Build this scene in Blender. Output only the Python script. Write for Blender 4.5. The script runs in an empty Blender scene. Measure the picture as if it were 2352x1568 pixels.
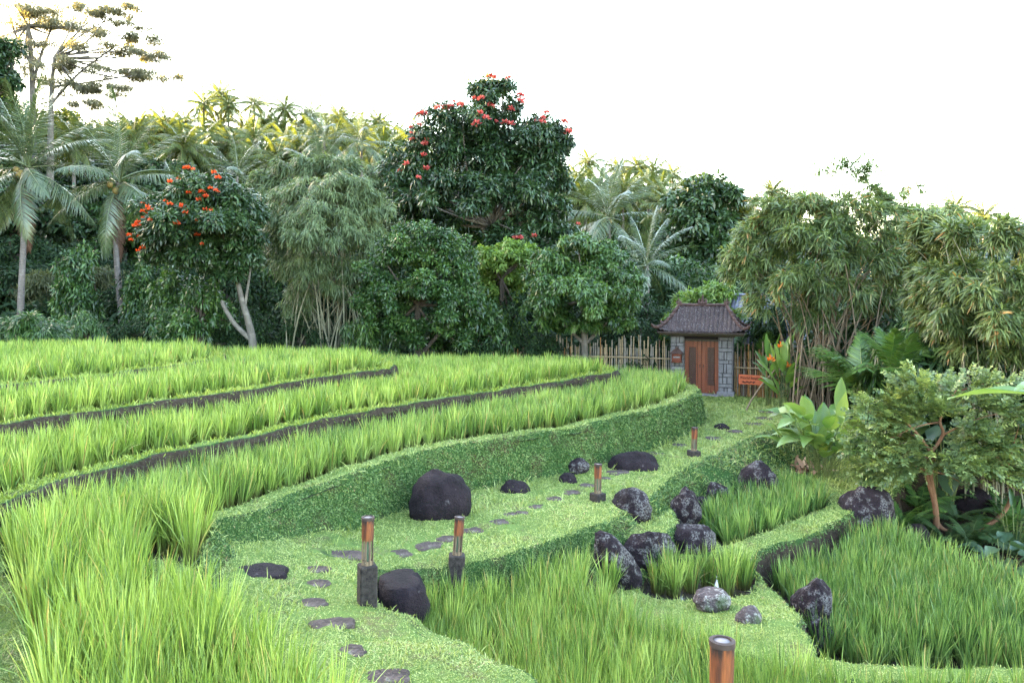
import bpy, math, random
import numpy as np
from mathutils import Vector, Matrix, noise as mnoise

SC = bpy.context.scene
COL = SC.collection
RNG = np.random.default_rng(7)
random.seed(7)
# ---------------------------------------------------------------- camera model (photo is read on a 2352 x 1568 grid)
W, H, F, HV, CZ = 2352.0, 1568.0, 1829.0, 640.0, 4.13


def P(u, v, z):
    """point on the horizontal plane z seen at pixel u,v"""
    d = (CZ - z) * F / (v - HV)
    return np.array([(u - W / 2) * d / F, d, z])


def Pd(u, v, d):
    """point at distance d seen at pixel u,v"""
    return np.array([(u - W / 2) * d / F, d, CZ - (v - HV) * d / F])


def nrm(a):
    return a / np.maximum(np.linalg.norm(a, axis=-1, keepdims=True), 1e-9)


# ---------------------------------------------------------------- objects
def tag(o, label=None, cat=None, group=None, kind=None):
    if label: o['label'] = label
    if cat: o['category'] = cat
    if group: o['group'] = group
    if kind: o['kind'] = kind
    return o


def empty(name, loc=(0, 0, 0), label=None, cat=None, group=None, rz=0.0, scale=None):
    o = bpy.data.objects.new(name, None)
    o.location = loc
    o.rotation_euler = (0, 0, rz)
    if scale is not None: o.scale = scale
    o.empty_display_size = .1
    COL.objects.link(o)
    return tag(o, label, cat, group)


def link(name, me, parent=None, loc=None):
    o = bpy.data.objects.new(name, me)
    COL.objects.link(o)
    if parent is not None: o.parent = parent
    if loc is not None: o.location = loc
    return o


def dup(o, parent=None):
    c = o.copy()
    COL.objects.link(c)
    if parent is not None: c.parent = parent
    for ch in list(o.children):
        dup(ch, c)
    return c


class Geo:
    """collects vertices / quads with per-vertex attributes and links them as one mesh"""

    def __init__(s):
        s.v, s.q, s.t, s.a, s.n = [], [], [], {}, 0
        s.cnt = []

    def add(s, v, q, **att):
        v = np.asarray(v, float).reshape(-1, 3)
        q = np.asarray(q, int)
        if len(q):
            (s.q if q.shape[1] == 4 else s.t).append(q + s.n)
        s.v.append(v)
        for k in set(list(att) + list(s.a)):
            if k not in s.a: s.a[k] = [np.zeros(s.n)] if s.n else []
            x = att.get(k, 0.0)
            s.a[k].append(np.broadcast_to(np.asarray(x, float), (len(v),)).copy())
        s.n += len(v)

    def addtri(s, v, t, **att):
        s.add(v, np.zeros((0, 4), int), **att)
        s.t.append(np.asarray(t, int) + s.n - len(np.asarray(v).reshape(-1, 3)))

    def mesh(s, name, mat, smooth=True, offset=None):
        v = np.concatenate(s.v) if s.v else np.zeros((0, 3))
        if offset is not None: v = v - np.asarray(offset)
        q = np.concatenate(s.q) if s.q else np.zeros((0, 4), int)
        t = np.concatenate(s.t) if s.t else np.zeros((0, 3), int)
        me = bpy.data.meshes.new(name)
        me.vertices.add(len(v))
        me.vertices.foreach_set('co', v.astype(np.float32).ravel())
        me.loops.add(len(q) * 4 + len(t) * 3)
        me.loops.foreach_set('vertex_index', np.concatenate([q.ravel(), t.ravel()]).astype(np.int32))
        me.polygons.add(len(q) + len(t))
        st = np.concatenate([np.arange(len(q)) * 4, len(q) * 4 + np.arange(len(t)) * 3])
        me.polygons.foreach_set('loop_start', st.astype(np.int32))
        me.polygons.foreach_set('use_smooth', np.full(len(q) + len(t), smooth))
        for k, l in s.a.items():
            at = me.attributes.new(k, 'FLOAT', 'POINT')
            at.data.foreach_set('value', np.concatenate(l).astype(np.float32))
        me.update(calc_edges=True)
        if mat is not None: me.materials.append(mat)
        return me

    def build(s, name, mat, parent=None, smooth=True, offset=None, loc=None):
        return link(name, s.mesh(name, mat, smooth, offset), parent, loc)


def strip(g, P0, D, B, S, L, Wd, ts, ws, N=None, fold=0.0, **att):
    """n ribbons: centre P0 + D L t + B L t^2, half width ws*Wd along S. K rows each."""
    n = len(P0)
    ts = np.asarray(ts); ws = np.asarray(ws); K = len(ts)
    L = np.broadcast_to(L, (n,)); Wd = np.broadcast_to(Wd, (n,))
    c = P0[:, None] + D[:, None] * (L[:, None] * ts)[..., None] + B[:, None] * (L[:, None] * ts ** 2)[..., None]
    sd = S[:, None] * (Wd[:, None] * ws)[..., None]
    v = np.stack([c - sd, c + sd], 2).reshape(n, K * 2, 3)
    k = np.arange(K - 1) * 2
    q = np.stack([k, k + 1, k + 3, k + 2], 1)
    q = (q[None] + (np.arange(n) * K * 2)[:, None, None]).reshape(-1, 4)
    A = {}
    for key, x in att.items():
        A[key] = np.repeat(np.broadcast_to(x, (n,)), K * 2)
    A['along'] = np.tile(np.repeat(ts, 2), n)
    g.add(v.reshape(-1, 3), q, **A)


def tube(g, pts, rad, n=7, cap=True, **att):
    pts = np.asarray(pts, float); m = len(pts)
    rad = np.broadcast_to(np.asarray(rad, float), (m,))
    tg = nrm(np.gradient(pts, axis=0))
    ref = np.array([1., 0, 0]) if abs(tg[0][2]) > .8 else np.array([0, 0, 1.])
    x = np.zeros_like(pts)
    a = nrm(np.cross(tg[0], ref))
    for i in range(m):
        a = nrm(a - tg[i] * np.dot(a, tg[i])); x[i] = a
    y = np.cross(tg, x)
    th = np.linspace(0, 2 * math.pi, n, endpoint=False)
    v = pts[:, None] + rad[:, None, None] * (x[:, None] * np.cos(th)[None, :, None] + y[:, None] * np.sin(th)[None, :, None])
    i, j = np.meshgrid(np.arange(m - 1), np.arange(n), indexing='ij')
    q = np.stack([i * n + j, i * n + (j + 1) % n, (i + 1) * n + (j + 1) % n, (i + 1) * n + j], -1).reshape(-1, 4)
    g.add(v.reshape(-1, 3), q, **att)
    if cap:
        g.add(np.concatenate([v[-1], pts[-1:] + tg[-1] * rad[-1] * .25]), np.zeros((0, 4), int), **att)
        b = g.n - n - 1
        g.t.append(np.array([[b + k, b + (k + 1) % n, b + n] for k in range(n)]))


def bez(a, b, c, n=8):
    t = np.linspace(0, 1, n)[:, None]
    return (1 - t) ** 2 * a + 2 * t * (1 - t) * b + t ** 2 * c


def box(g, c, s, R=None, bev=0.0, **att):
    """box centre c size s; optional 3x3 rotation; chamfered when bev>0"""
    c = np.asarray(c, float); h = np.asarray(s, float) / 2
    if bev <= 0:
        v = np.array([[x, y, z] for x in (-1, 1) for y in (-1, 1) for z in (-1, 1)]) * h
        q = np.array([[0, 1, 3, 2], [4, 6, 7, 5], [0, 4, 5, 1], [2, 3, 7, 6], [0, 2, 6, 4], [1, 5, 7, 3]])
        t = np.zeros((0, 3), int)
    else:
        v = []
        for sx in (-1, 1):
            for sy in (-1, 1):
                for sz in (-1, 1):
                    s3 = np.array([sx, sy, sz])
                    for ax in range(3):
                        p = s3 * (h - bev); p[ax] = s3[ax] * h[ax]; v.append(p)
        v = np.array(v)
        I = lambda x, y, z, ax: ((x * 4 + y * 2 + z) * 3 + ax)
        q, t = [], []
        for a in (0, 1):
            q.append([I(a, 0, 0, 0), I(a, 1, 0, 0), I(a, 1, 1, 0), I(a, 0, 1, 0)])
            q.append([I(0, a, 0, 1), I(1, a, 0, 1), I(1, a, 1, 1), I(0, a, 1, 1)])
            q.append([I(0, 0, a, 2), I(1, 0, a, 2), I(1, 1, a, 2), I(0, 1, a, 2)])
        for a in (0, 1):
            for b in (0, 1):
                q.append([I(a, b, 0, 0), I(a, b, 1, 0), I(a, b, 1, 1), I(a, b, 0, 1)])
                q.append([I(a, 0, b, 0), I(a, 1, b, 0), I(a, 1, b, 2), I(a, 0, b, 2)])
                q.append([I(0, a, b, 1), I(1, a, b, 1), I(1, a, b, 2), I(0, a, b, 2)])
                for d in (0, 1):
                    t.append([I(a, b, d, 0), I(a, b, d, 1), I(a, b, d, 2)])
        q, t = np.array(q), np.array(t)
        # outward orientation
        def orient(F):
            out = []
            for f in F:
                p = v[f]; nn = np.cross(p[1] - p[0], p[2] - p[0])
                out.append(f if np.dot(nn, p.mean(0)) > 0 else f[::-1])
            return np.array(out)
        q, t = orient(q), orient(t)
    if R is not None: v = v @ np.asarray(R).T
    g.add(v + c, q, **att)
    if len(t): g.t.append(t + g.n - len(v))


def rotz(a):
    return np.array([[math.cos(a), -math.sin(a), 0], [math.sin(a), math.cos(a), 0], [0, 0, 1]])


# ---------------------------------------------------------------- noise on arrays
_perm = np.random.default_rng(3).permutation(512)
_val = np.random.default_rng(4).uniform(-1, 1, 512)


def vnoise(p):
    """smooth value noise for (n,3)"""
    p = np.asarray(p, float)
    i = np.floor(p).astype(int); f = p - i; f = f * f * (3 - 2 * f)
    out = 0
    for dx in (0, 1):
        for dy in (0, 1):
            for dz in (0, 1):
                h = _val[(_perm[(_perm[(i[:, 0] + dx) & 511] + i[:, 1] + dy) & 511] + i[:, 2] + dz) & 511]
                w = (f[:, 0] if dx else 1 - f[:, 0]) * (f[:, 1] if dy else 1 - f[:, 1]) * (f[:, 2] if dz else 1 - f[:, 2])
                out = out + h * w
    return out


def fbm(p, o=3):
    r, a = 0, 1.0
    p = np.asarray(p, float)
    for k in range(o):
        r = r + a * vnoise(p); p = p * 2.03 + 11.3; a *= .5
    return r


# ---------------------------------------------------------------- materials
class NT:
    def __init__(s, name):
        s.m = bpy.data.materials.new(name); s.m.use_nodes = True
        s.t = s.m.node_tree; s.t.nodes.clear()
        s.out = s.n('ShaderNodeOutputMaterial')

    def n(s, typ, **kw):
        nd = s.t.nodes.new(typ)
        for k, v in kw.items(): setattr(nd, k, v)
        return nd

    def l(s, a, b):
        s.t.links.new(a, b)

    def set(s, sock, v):
        if isinstance(v, bpy.types.NodeSocket): s.l(v, sock)
        elif isinstance(v, (tuple, list)) and len(v) == 3 and sock.type == 'RGBA': sock.default_value = (*v, 1)
        else: sock.default_value = v

    def attr(s, name):
        return s.n('ShaderNodeAttribute', attribute_name=name).outputs['Fac']

    def coord(s, kind='Object'):
        return s.n('ShaderNodeTexCoord').outputs[kind]

    def noise(s, scale=5, detail=4, rough=.55, vec=None, out='Fac'):
        nd = s.n('ShaderNodeTexNoise'); nd.inputs['Scale'].default_value = scale
        nd.inputs['Detail'].default_value = detail; nd.inputs['Roughness'].default_value = rough
        s.l(vec if vec is not None else s.coord(), nd.inputs['Vector'])
        return nd.outputs[out]

    def voro(s, scale=5, vec=None, out='Distance'):
        nd = s.n('ShaderNodeTexVoronoi'); nd.inputs['Scale'].default_value = scale
        s.l(vec if vec is not None else s.coord(), nd.inputs['Vector'])
        return nd.outputs[out]

    def scalev(s, v, sc):
        nd = s.n('ShaderNodeMapping'); s.l(v, nd.inputs[0]); nd.inputs['Scale'].default_value = sc
        return nd.outputs[0]

    def rng(s, x, a, b, c=0, d=1):
        nd = s.n('ShaderNodeMapRange'); s.set(nd.inputs[0], x)
        for i, k in enumerate((a, b, c, d)): nd.inputs[i + 1].default_value = k
        return nd.outputs[0]

    def math(s, op, a, b=0.0):
        nd = s.n('ShaderNodeMath', operation=op); s.set(nd.inputs[0], a); s.set(nd.inputs[1], b)
        return nd.outputs[0]

    def mix(s, f, a, b):
        nd = s.n('ShaderNodeMix', data_type='RGBA'); s.set(nd.inputs[0], f); s.set(nd.inputs[6], a); s.set(nd.inputs[7], b)
        return nd.outputs[2]

    def ramp(s, x, stops):
        nd = s.n('ShaderNodeValToRGB'); s.set(nd.inputs[0], x)
        e = nd.color_ramp.elements
        while len(e) < len(stops): e.new(.5)
        for k, (p, c) in enumerate(stops): e[k].position = p; e[k].color = (*c, 1)
        return nd.outputs[0]

    def bump(s, h, strength=.5, dist=.02):
        nd = s.n('ShaderNodeBump'); s.l(h, nd.inputs['Height'])
        nd.inputs['Strength'].default_value = strength; nd.inputs['Distance'].default_value = dist
        return nd.outputs[0]

    def pbsdf(s, col, rough=.8, spec=.3, normal=None, **kw):
        nd = s.n('ShaderNodeBsdfPrincipled')
        s.set(nd.inputs['Base Color'], col); s.set(nd.inputs['Roughness'], rough)
        nd.inputs['Specular IOR Level'].default_value = spec
        if normal is not None: s.l(normal, nd.inputs['Normal'])
        for k, v in kw.items(): s.set(nd.inputs[k], v)
        return nd.outputs[0]

    def done(s, sh):
        s.l(sh, s.out.inputs['Surface']); return s.m


def leaf_mat(name, stops, trans=.3, rough=.5, spec=.35, tcol=1.35, base=None):
    """leaf material: colour picked per leaf by attribute tint; light passes through"""
    m = NT(name)
    c = m.ramp(m.attr('tint'), stops)
    if base is not None:  # (colour, end) withered foot of a blade
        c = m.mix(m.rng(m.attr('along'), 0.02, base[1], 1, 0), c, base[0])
    p = m.pbsdf(c, rough, spec)
    if trans <= 0: return m.done(p)
    t = m.n('ShaderNodeBsdfTranslucent')
    g = m.n('ShaderNodeMix', data_type='RGBA', blend_type='MULTIPLY'); g.inputs[0].default_value = 1
    m.l(c, g.inputs[6]); g.inputs[7].default_value = (tcol * 1.1, tcol * 1.05, tcol * .55, 1)
    m.l(g.outputs[2], t.inputs[0])
    x = m.n('ShaderNodeMixShader'); x.inputs[0].default_value = trans
    m.l(p, x.inputs[1]); m.l(t.outputs[0], x.inputs[2])
    return m.done(x.outputs[0])


def bark_mat(name, a, b, scale=9, stretch=(1, 1, .25), rough=.9):
    m = NT(name)
    v = m.scalev(m.coord(), stretch)
    f = m.noise(scale, 5, .65, v)
    c = m.mix(m.rng(f, .3, .7), a, b)
    c = m.mix(m.rng(m.noise(scale * .35, 3, .5), .55, .7, 0, .55), c, tuple(x * 1.5 for x in b))
    return m.done(m.pbsdf(c, rough, .2, m.bump(f, .6, .03)))


# ---------------------------------------------------------------- camera, sky, sun
cam = bpy.data.cameras.new('camera')
cam.sensor_width = 36.0
cam.lens = F / W * 36.0
cam.shift_y = (HV - H / 2) / W
cam.clip_start = .05
cam.clip_end = 3000
co = bpy.data.objects.new('camera', cam)
co.location = (0, 0, CZ)
co.rotation_euler = (math.pi / 2, 0, 0)
COL.objects.link(co)
SC.camera = co

SUN_EL = math.radians(12.5)
SUN_AZ = (-.88, .475)  # towards the sun, seen from above: left and ahead
S = Vector((SUN_AZ[0] * math.cos(SUN_EL), SUN_AZ[1] * math.cos(SUN_EL), math.sin(SUN_EL))).normalized()
sl = bpy.data.lights.new('sun', 'SUN')
sl.energy = 5.0
sl.angle = math.radians(.5)
sl.color = (1, .76, .42)
so = bpy.data.objects.new('sun', sl)
so.rotation_euler = (-S).to_track_quat('-Z', 'Y').to_euler()
so.location = (-60, 60, 60)
COL.objects.link(so)

wd = bpy.data.worlds.new('World')
SC.world = wd
wd.use_nodes = True
wn = wd.node_tree
for nd in list(wn.nodes): wn.nodes.remove(nd)
sky = wn.nodes.new('ShaderNodeTexSky')
sky.sky_type = 'NISHITA'
sky.sun_disc = False
sky.sun_elevation = SUN_EL
sky.sun_rotation = math.atan2(SUN_AZ[0], SUN_AZ[1])
sky.altitude = 300
sky.air_density = 1.0
sky.dust_density = 2.0
sky.ozone_density = 1.0
bg = wn.nodes.new('ShaderNodeBackground')
bg.inputs[1].default_value = .15
wo = wn.nodes.new('ShaderNodeOutputWorld')
wn.links.new(sky.outputs[0], bg.inputs[0])
wn.links.new(bg.outputs[0], wo.inputs[0])

vs = SC.view_settings
SC.display_settings.display_device = 'sRGB'
vs.view_transform = 'Standard'
vs.look = 'None'
vs.gamma = 1
vs.use_curve_mapping = False
vs.exposure = 4.65
vs.use_white_balance = True
vs.white_balance_temperature = 7900
vs.white_balance_tint = 6
SC.render.engine = 'CYCLES'
cy = SC.cycles
cy.max_bounces = 6
cy.diffuse_bounces = 3
cy.glossy_bounces = 2
cy.transmission_bounces = 4
cy.transparent_max_bounces = 4
cy.caustics_reflective = False
cy.caustics_refractive = False
cy.sample_clamp_direct = .35
cy.sample_clamp_indirect = .12
cy.use_light_tree = False
cy.use_denoising = True
try:
    cy.denoiser = 'OPENIMAGEDENOISE'
    cy.denoising_prefilter = 'ACCURATE'
except Exception:
    pass
# ================================================================ terrain: terraces, path, basins
def sdf(poly, x, y):
    """signed distance to polygon, + inside"""
    poly = np.asarray(poly)[:, :2]
    d2 = np.full(x.shape, 1e9); ins = np.zeros(x.shape, bool)
    n = len(poly)
    for i in range(n):
        ax, ay = poly[i]; bx, by = poly[(i + 1) % n]
        ex, ey = bx - ax, by - ay
        t = np.clip(((x - ax) * ex + (y - ay) * ey) / (ex * ex + ey * ey + 1e-12), 0, 1)
        d2 = np.minimum(d2, (x - ax - t * ex) ** 2 + (y - ay - t * ey) ** 2)
        if ay != by:
            c = ((ay > y) != (by > y)) & (x < (y - ay) * ex / ey + ax)
            ins ^= c
    d = np.sqrt(d2)
    return np.where(ins, d, -d)


def linedist(pts, x, y):
    """distance to a polyline and the height of its nearest point"""
    pts = np.asarray(pts)
    d2 = np.full(x.shape, 1e9); z = np.zeros(x.shape)
    for a, b in zip(pts[:-1], pts[1:]):
        e = b - a
        t = np.clip(((x - a[0]) * e[0] + (y - a[1]) * e[1]) / (e[0] ** 2 + e[1] ** 2 + 1e-12), 0, 1)
        q = (x - a[0] - t * e[0]) ** 2 + (y - a[1] - t * e[1]) ** 2
        m = q < d2
        d2 = np.where(m, q, d2); z = np.where(m, a[2] + t * e[2], z)
    return np.sqrt(d2), z


def smooth_poly(pts, per=5, closed=True):
    """Catmull-Rom through the points"""
    pts = np.asarray(pts, float); n = len(pts); out = []
    rng_ = range(n) if closed else range(n - 1)
    for i in rng_:
        if closed: p = [pts[(i + k) % n] for k in (-1, 0, 1, 2)]
        else: p = [pts[max(0, min(n - 1, i + k))] for k in (-1, 0, 1, 2)]
        for t in np.linspace(0, 1, per, endpoint=False):
            out.append(.5 * (2 * p[1] + (p[2] - p[0]) * t + (2 * p[0] - 5 * p[1] + 4 * p[2] - p[3]) * t * t + (3 * p[1] - p[0] - 3 * p[2] + p[3]) * t ** 3))
    if not closed: out.append(pts[-1])
    return np.array(out)


def sstep(a, b, x):
    t = np.clip((x - a) / (b - a), 0, 1)
    return t * t * (3 - 2 * t)


ZA, ZB, ZC, ZD = .90, 1.39, 1.83, 2.10
FRONT = {
    'A': [(485, 1200), (540, 1186), (600, 1168), (700, 1128), (790, 1095), (900, 1056), (1000, 1030), (1100, 1012), (1200, 1000),
          (1270, 988), (1320, 985), (1350, 976), (1400, 962), (1500, 940), (1560, 922), (1595, 904), (1609, 892)],
    'B': [(-260, 1235), (-100, 1190), (0, 1162), (60, 1142), (130, 1115), (240, 1080), (350, 1050), (480, 1023), (600, 1000), (720, 970), (850, 945),
          (1000, 920), (1200, 890), (1340, 868), (1412, 856), (1428, 850)],
    'C': [(-300, 1035), (-200, 1010), (0, 976), (200, 948), (350, 928), (500, 907), (700, 875), (830, 855), (895, 848), (909, 844)],
    'D': [(-300, 920), (-200, 908), (0, 887), (200, 867), (400, 840), (490, 828), (528, 824)],
}


def terrace(key, z, dback, tip):
    f = [P(u, v, z) for u, v in FRONT[key]]
    f = list(smooth_poly(f, 4, False))
    back = [np.array([x, y, z]) for x, y in tip] + [np.array([-24, dback, z]), np.array([-24, f[0][1] + 1, z])]
    return np.array(f + back)


xa = P(*FRONT['A'][-1], ZA); xb = P(*FRONT['B'][-1], ZB); xc = P(*FRONT['C'][-1], ZC); xd = P(*FRONT['D'][-1], ZD)
A_near = [P(u, v, ZA) for u, v in [(505, 1215), (484, 1240), (470, 1290), (462, 1330), (485, 1390), (560, 1470), (690, 1580), (830, 1700), (960, 1850), (1040, 2100)]] + \
         [np.array([-.35, 2.2, ZA]), np.array([-1.0, 1.2, ZA]), np.array([-4, .8, ZA]), np.array([-24, 1, ZA])]
TA = terrace('A', ZA, 26.3, [(xa[0] + .02, xa[1] + 1.0), (xa[0] - .35, xa[1] + 2.2), (xa[0] - 1.3, 26.0), (2.0, 26.6)])
TA = np.array(list(TA[:-2]) + [np.array([-24, 26.4, ZA])] + A_near[::-1])
TB = terrace('B', ZB, 25.5, [(xb[0] - .15, xb[1] + .5), (xb[0] - 1.0, 25.3), (-2, 25.5)])
TC = terrace('C', ZC, 23.4, [(xc[0] - .1, xc[1] + .7), (xc[0] - .8, 23.0), (-8, 23.4)])
TD = terrace('D', ZD, 22.1, [(xd[0] - .2, xd[1] + .4), (xd[0] - .8, 22.0), (-10, 22.1)])
TERR = {'A': (TA, ZA), 'B': (TB, ZB), 'C': (TC, ZC), 'D': (TD, ZD)}
BUND = {'A': .42, 'B': .40, 'C': .38, 'D': .36}

PATH_CTL = [(1700, 930, 0), (1500, 1030, 0), (1290, 1080, 0), (1100, 1150, 0), (930, 1200, 0), (880, 1260, .03), (1040, 1290, .02), (750, 1262, .14),
            (660, 1235, .36), (580, 1205, .6), (500, 1212, .76), (640, 1285, .42), (500, 1330, .66), (843, 1365, .30), (720, 1345, .42), (750, 1432, .48),
            (600, 1400, .62), (900, 1550, .58), (1000, 1442, .37), (1230, 1568, .52), (700, 1500, .64), (1655, 1950, 1.0), (1100, 1900, .85),
            (1840, 960, 0), (1600, 1060, 0), (1500, 1120, -.02), (1150, 1275, 0), (1330, 1215, -.03)]
_pc = np.array([P(*c) for c in PATH_CTL])
_pcx = np.concatenate([_pc, [[0, 1, .85], [-2, 1.5, .85], [8, 30, 0], [12, 26, .0], [3, 2, .8]]])


def path_h(x, y):
    d2 = (x[:, None] - _pcx[:, 0]) ** 2 + (y[:, None] - _pcx[:, 1]) ** 2
    w = np.exp(-d2 / (2 * .55 ** 2)) + 1e-3 / (d2 + .2) ** 1.5
    return (w * _pcx[:, 2]).sum(1) / w.sum(1)


PATH_EDGE = [(1230, 1568, .52), (1100, 1490, .42), (1000, 1445, .37), (905, 1400, .32), (868, 1378, .28), (858, 1345, .22), (880, 1310, .12), (960, 1302, .04), (1035, 1300, 0), (1080, 1292, 0),
             (1150, 1275, 0), (1240, 1245, 0), (1330, 1215, -.02), (1400, 1188, 0), (1440, 1160, 0), (1490, 1135, -.01), (1530, 1098, 0), (1600, 1058, 0), (1700, 1015, 0),
             (1770, 988, 0), (1842, 962, 0)]
PATHP = np.array([P(*c) for c in PATH_EDGE])
PATHP = np.array(list(smooth_poly(PATHP, 4, False)) + [np.array([10.5, 23.0, 0]), np.array([13.5, 24.0, 0]), np.array([30, 26, 0]), np.array([40, 60, 0]), np.array([-40, 60, 0]),
                 np.array([-30, 0, 0]), np.array([-1, -2, 0]), np.array([12, -2, 0]), np.array([9, 3.2, .7]), np.array([4.5, 4.0, .7]), np.array([2.6, 4.6, .7]), np.array([1.5, 5.35, .7]), np.array([.7, 6.2, .6])])
# ground round the lower basins
RG = np.array([P(u, v, -.68) for u, v in [(1990, 1160), (1935, 1188), (1872, 1222), (1800, 1246), (1742, 1262), (1728, 1285), (1748, 1318), (1795, 1368), (1838, 1430), (1848, 1480)]] +
              [P(u, v, -.45) for u, v in [(1880, 1508), (1960, 1522), (2100, 1528), (2250, 1530), (2352, 1528), (2600, 1530), (2900, 1540)]] +
              [np.array([9, 3, 0]), np.array([-6, 3, 0]), np.array([-2, 22, 0]), np.array([9, 27, 0]), np.array([16, 27, 0]), np.array([15, 21.5, 0]), P(2300, 1030, -.68), P(2120, 1085, -.68)])
BASB = np.array([P(u, v, -.45) for u, v in [(1385, 1376), (1425, 1412), (1480, 1440), (1545, 1458), (1660, 1486), (1760, 1518), (1860, 1545), (2000, 1562), (2200, 1570), (2500, 1572)]] +
                [np.array([8, 4.5, 0]), np.array([3, 4.4, 0]), np.array([-1.5, 8, 0]), np.array([-2.0, 12.5, 0]), np.array([.8, 14.0, 0]), P(1345, 1260, -.6), P(1372, 1330, -.5)])
BASC = np.array([P(u, v, -.78) for u, v in [(1445, 1352), (1490, 1384), (1560, 1392), (1640, 1388), (1700, 1382), (1738, 1366), (1742, 1338), (1722, 1300), (1680, 1280), (1600, 1285), (1500, 1300)]])
BASH = np.array([P(u, v, -.72) for u, v in [(1620, 1235), (1655, 1256), (1705, 1240), (1800, 1203), (1908, 1163), (1905, 1140), (1850, 1113), (1760, 1110), (1700, 1128), (1640, 1150), (1602, 1190)]])
SHELF = np.array([P(u, v, -.3) for u, v in [(1395, 1215), (1440, 1180), (1500, 1150), (1545, 1165), (1556, 1205), (1530, 1236), (1450, 1236), (1400, 1232)]])
LOWA = np.array([P(u, v, ZA) for u, v in [(318, 1278), (350, 1276), (390, 1282), (425, 1300), (445, 1325)]])  # little bund in the front paddy
LOWB = np.array([P(u, v, ZA) for u, v in [(-60, 1260), (-40, 1330), (-15, 1430), (5, 1520), (10, 1640), (0, 1800)]])


FFIELD = np.array([P(u, v, -1.3) for u, v in [(1760, 1300), (1800, 1275), (1880, 1250), (1985, 1232), (2075, 1240), (2130, 1280), (2210, 1305), (2300, 1345), (2420, 1390), (2560, 1460), (2700, 1510), (2900, 1560), (2700, 1590), (2352, 1560), (1960, 1555), (1862, 1520), (1845, 1460), (1800, 1400), (1750, 1340)]])


def height(x, y, want=False):
    shp = x.shape; x = x.ravel(); y = y.ravel()
    wob = np.stack([x * 1.7, y * 1.7, 0 * x], 1)
    wx = x + .07 * vnoise(wob) + .035 * vnoise(wob * 3.1 + 7); wy = y + .07 * vnoise(wob + 31.7) + .035 * vnoise(wob * 3.1 + 47)
    n1 = fbm(np.stack([x * 2.2, y * 2.2, 0 * x + 5], 1), 3)
    h = -1.36 + 0 * x
    h = h + sstep(16, 24, y) * sstep(6, 10, x) * .9          # ravine rises to the back
    h = h - .35 * np.exp(-((x - 9.6) ** 2 / 6 + (y - 15.2) ** 2 / 8))
    cover = np.full(x.shape, .25)
    paddy = np.zeros(x.shape)
    # right-hand ground
    s = sdf(RG, wx, wy)
    lv = -.70 + .25 * sstep(12.2, 10.0, y)
    t = sstep(-.16, .03, s)
    h = h + (lv - h) * t
    cover = np.where(s > -.1, 1, cover); cover = np.where((s > -.34) & (s < .0), .0, cover)
    inF = (s < -.2) & (sdf(FFIELD, x, y) > -.3)
    for poly, dz, w in ((BASB, -.70, .14), (BASC, -.92, .12), (BASH, -.90, .12)):
        s = sdf(poly, wx, wy)
        t = sstep(-.02, w, s)
        h = h + (dz - h) * t
        paddy = np.where(s > w, 1, paddy); cover = np.where(s > .03, .05, cover)
    s = sdf(SHELF, wx, wy)
    t = sstep(-.14, .06, s); h = h + (np.maximum(-.3, h) - h) * t; cover = np.where(s > -.12, 1, cover); paddy = np.where(s > 0, 0, paddy)
    # path bank
    s = sdf(PATHP, wx, wy)
    ph = path_h(x, y)
    wall = .20 + .10 * sstep(12, 15, y) + 1.15 * sstep(15.6, 19.0, y) * sstep(3.2, 5.0, x)
    t = sstep(-wall, .04, s + .025 * n1)
    h0 = h
    h = h + (ph - h) * t - .03 * np.exp(-((s - .05) / .12) ** 2)
    side = (s > -wall) & (s < .02)
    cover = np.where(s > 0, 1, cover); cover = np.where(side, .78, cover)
    inpath = s > -wall * .5
    paddy = np.where(s > -wall, 0, paddy)
    # terraces
    edge = np.full(x.shape, -9.)
    reg = np.zeros(x.shape, int)
    for k, (key, (poly, z)) in enumerate(TERR.items()):
        s = sdf(poly, wx, wy)
        ww = .16 if key == 'A' else .12
        t = sstep(-ww, .05, s + .02 * n1)
        h = h + (np.maximum(z, h) - h) * t
        b = BUND[key]
        if key == 'A': b = np.where((y < 10.35) & (x < -1.5), .10, b)
        t2 = sstep(b - .05, b + .05, s)
        h = h - .14 * t2 * t
        ct = .9 if key == 'A' else np.clip((s - .01) / .12, 0, 1) * .93
        cover = np.where((s > -ww - .03) & (s < .14), ct, cover)
        cover = np.where((s >= .14 - .14 * (key == 'A')), 1.0 if key == 'A' else .93, cover)
        cover = np.where(s > b + .02, .05, cover)
        paddy = np.where(s > -ww, 0, paddy); paddy = np.where(s > b, 1, paddy)
        inpath = inpath & (s < -.02)
        reg = np.where(s > -ww, k + 1, reg)
    for L_, z, w in ((LOWA, .83, .17), (LOWB, .90, .26)):
        d, _ = linedist(L_, wx, wy)
        t = sstep(w + .08, w - .06, d)
        h = h + (np.maximum(z, h) - h) * t; paddy = np.where(d < w, 0, paddy); cover = np.where(d < w, 1, cover)
    h = h + .022 * n1 * np.where(paddy > 0, .4, 1) + .010 * vnoise(np.stack([x * 9, y * 9, h * 9], 1)) * np.where(paddy > 0, 0, 1)
    h = h - sstep(26.5, 30, y) * sstep(4.5, 3.0, x) * (h - .2)      # falls away behind the terraces
    if want:
        paddy = np.where(inF, 1, paddy); cover = np.where(inF, .05, cover)
        return h.reshape(shp), cover.reshape(shp), paddy.reshape(shp), inpath.reshape(shp), reg.reshape(shp)
    return h.reshape(shp)


def hz(x, y):
    return float(height(np.array([float(x)]), np.array([float(y)]))[0])


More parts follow.
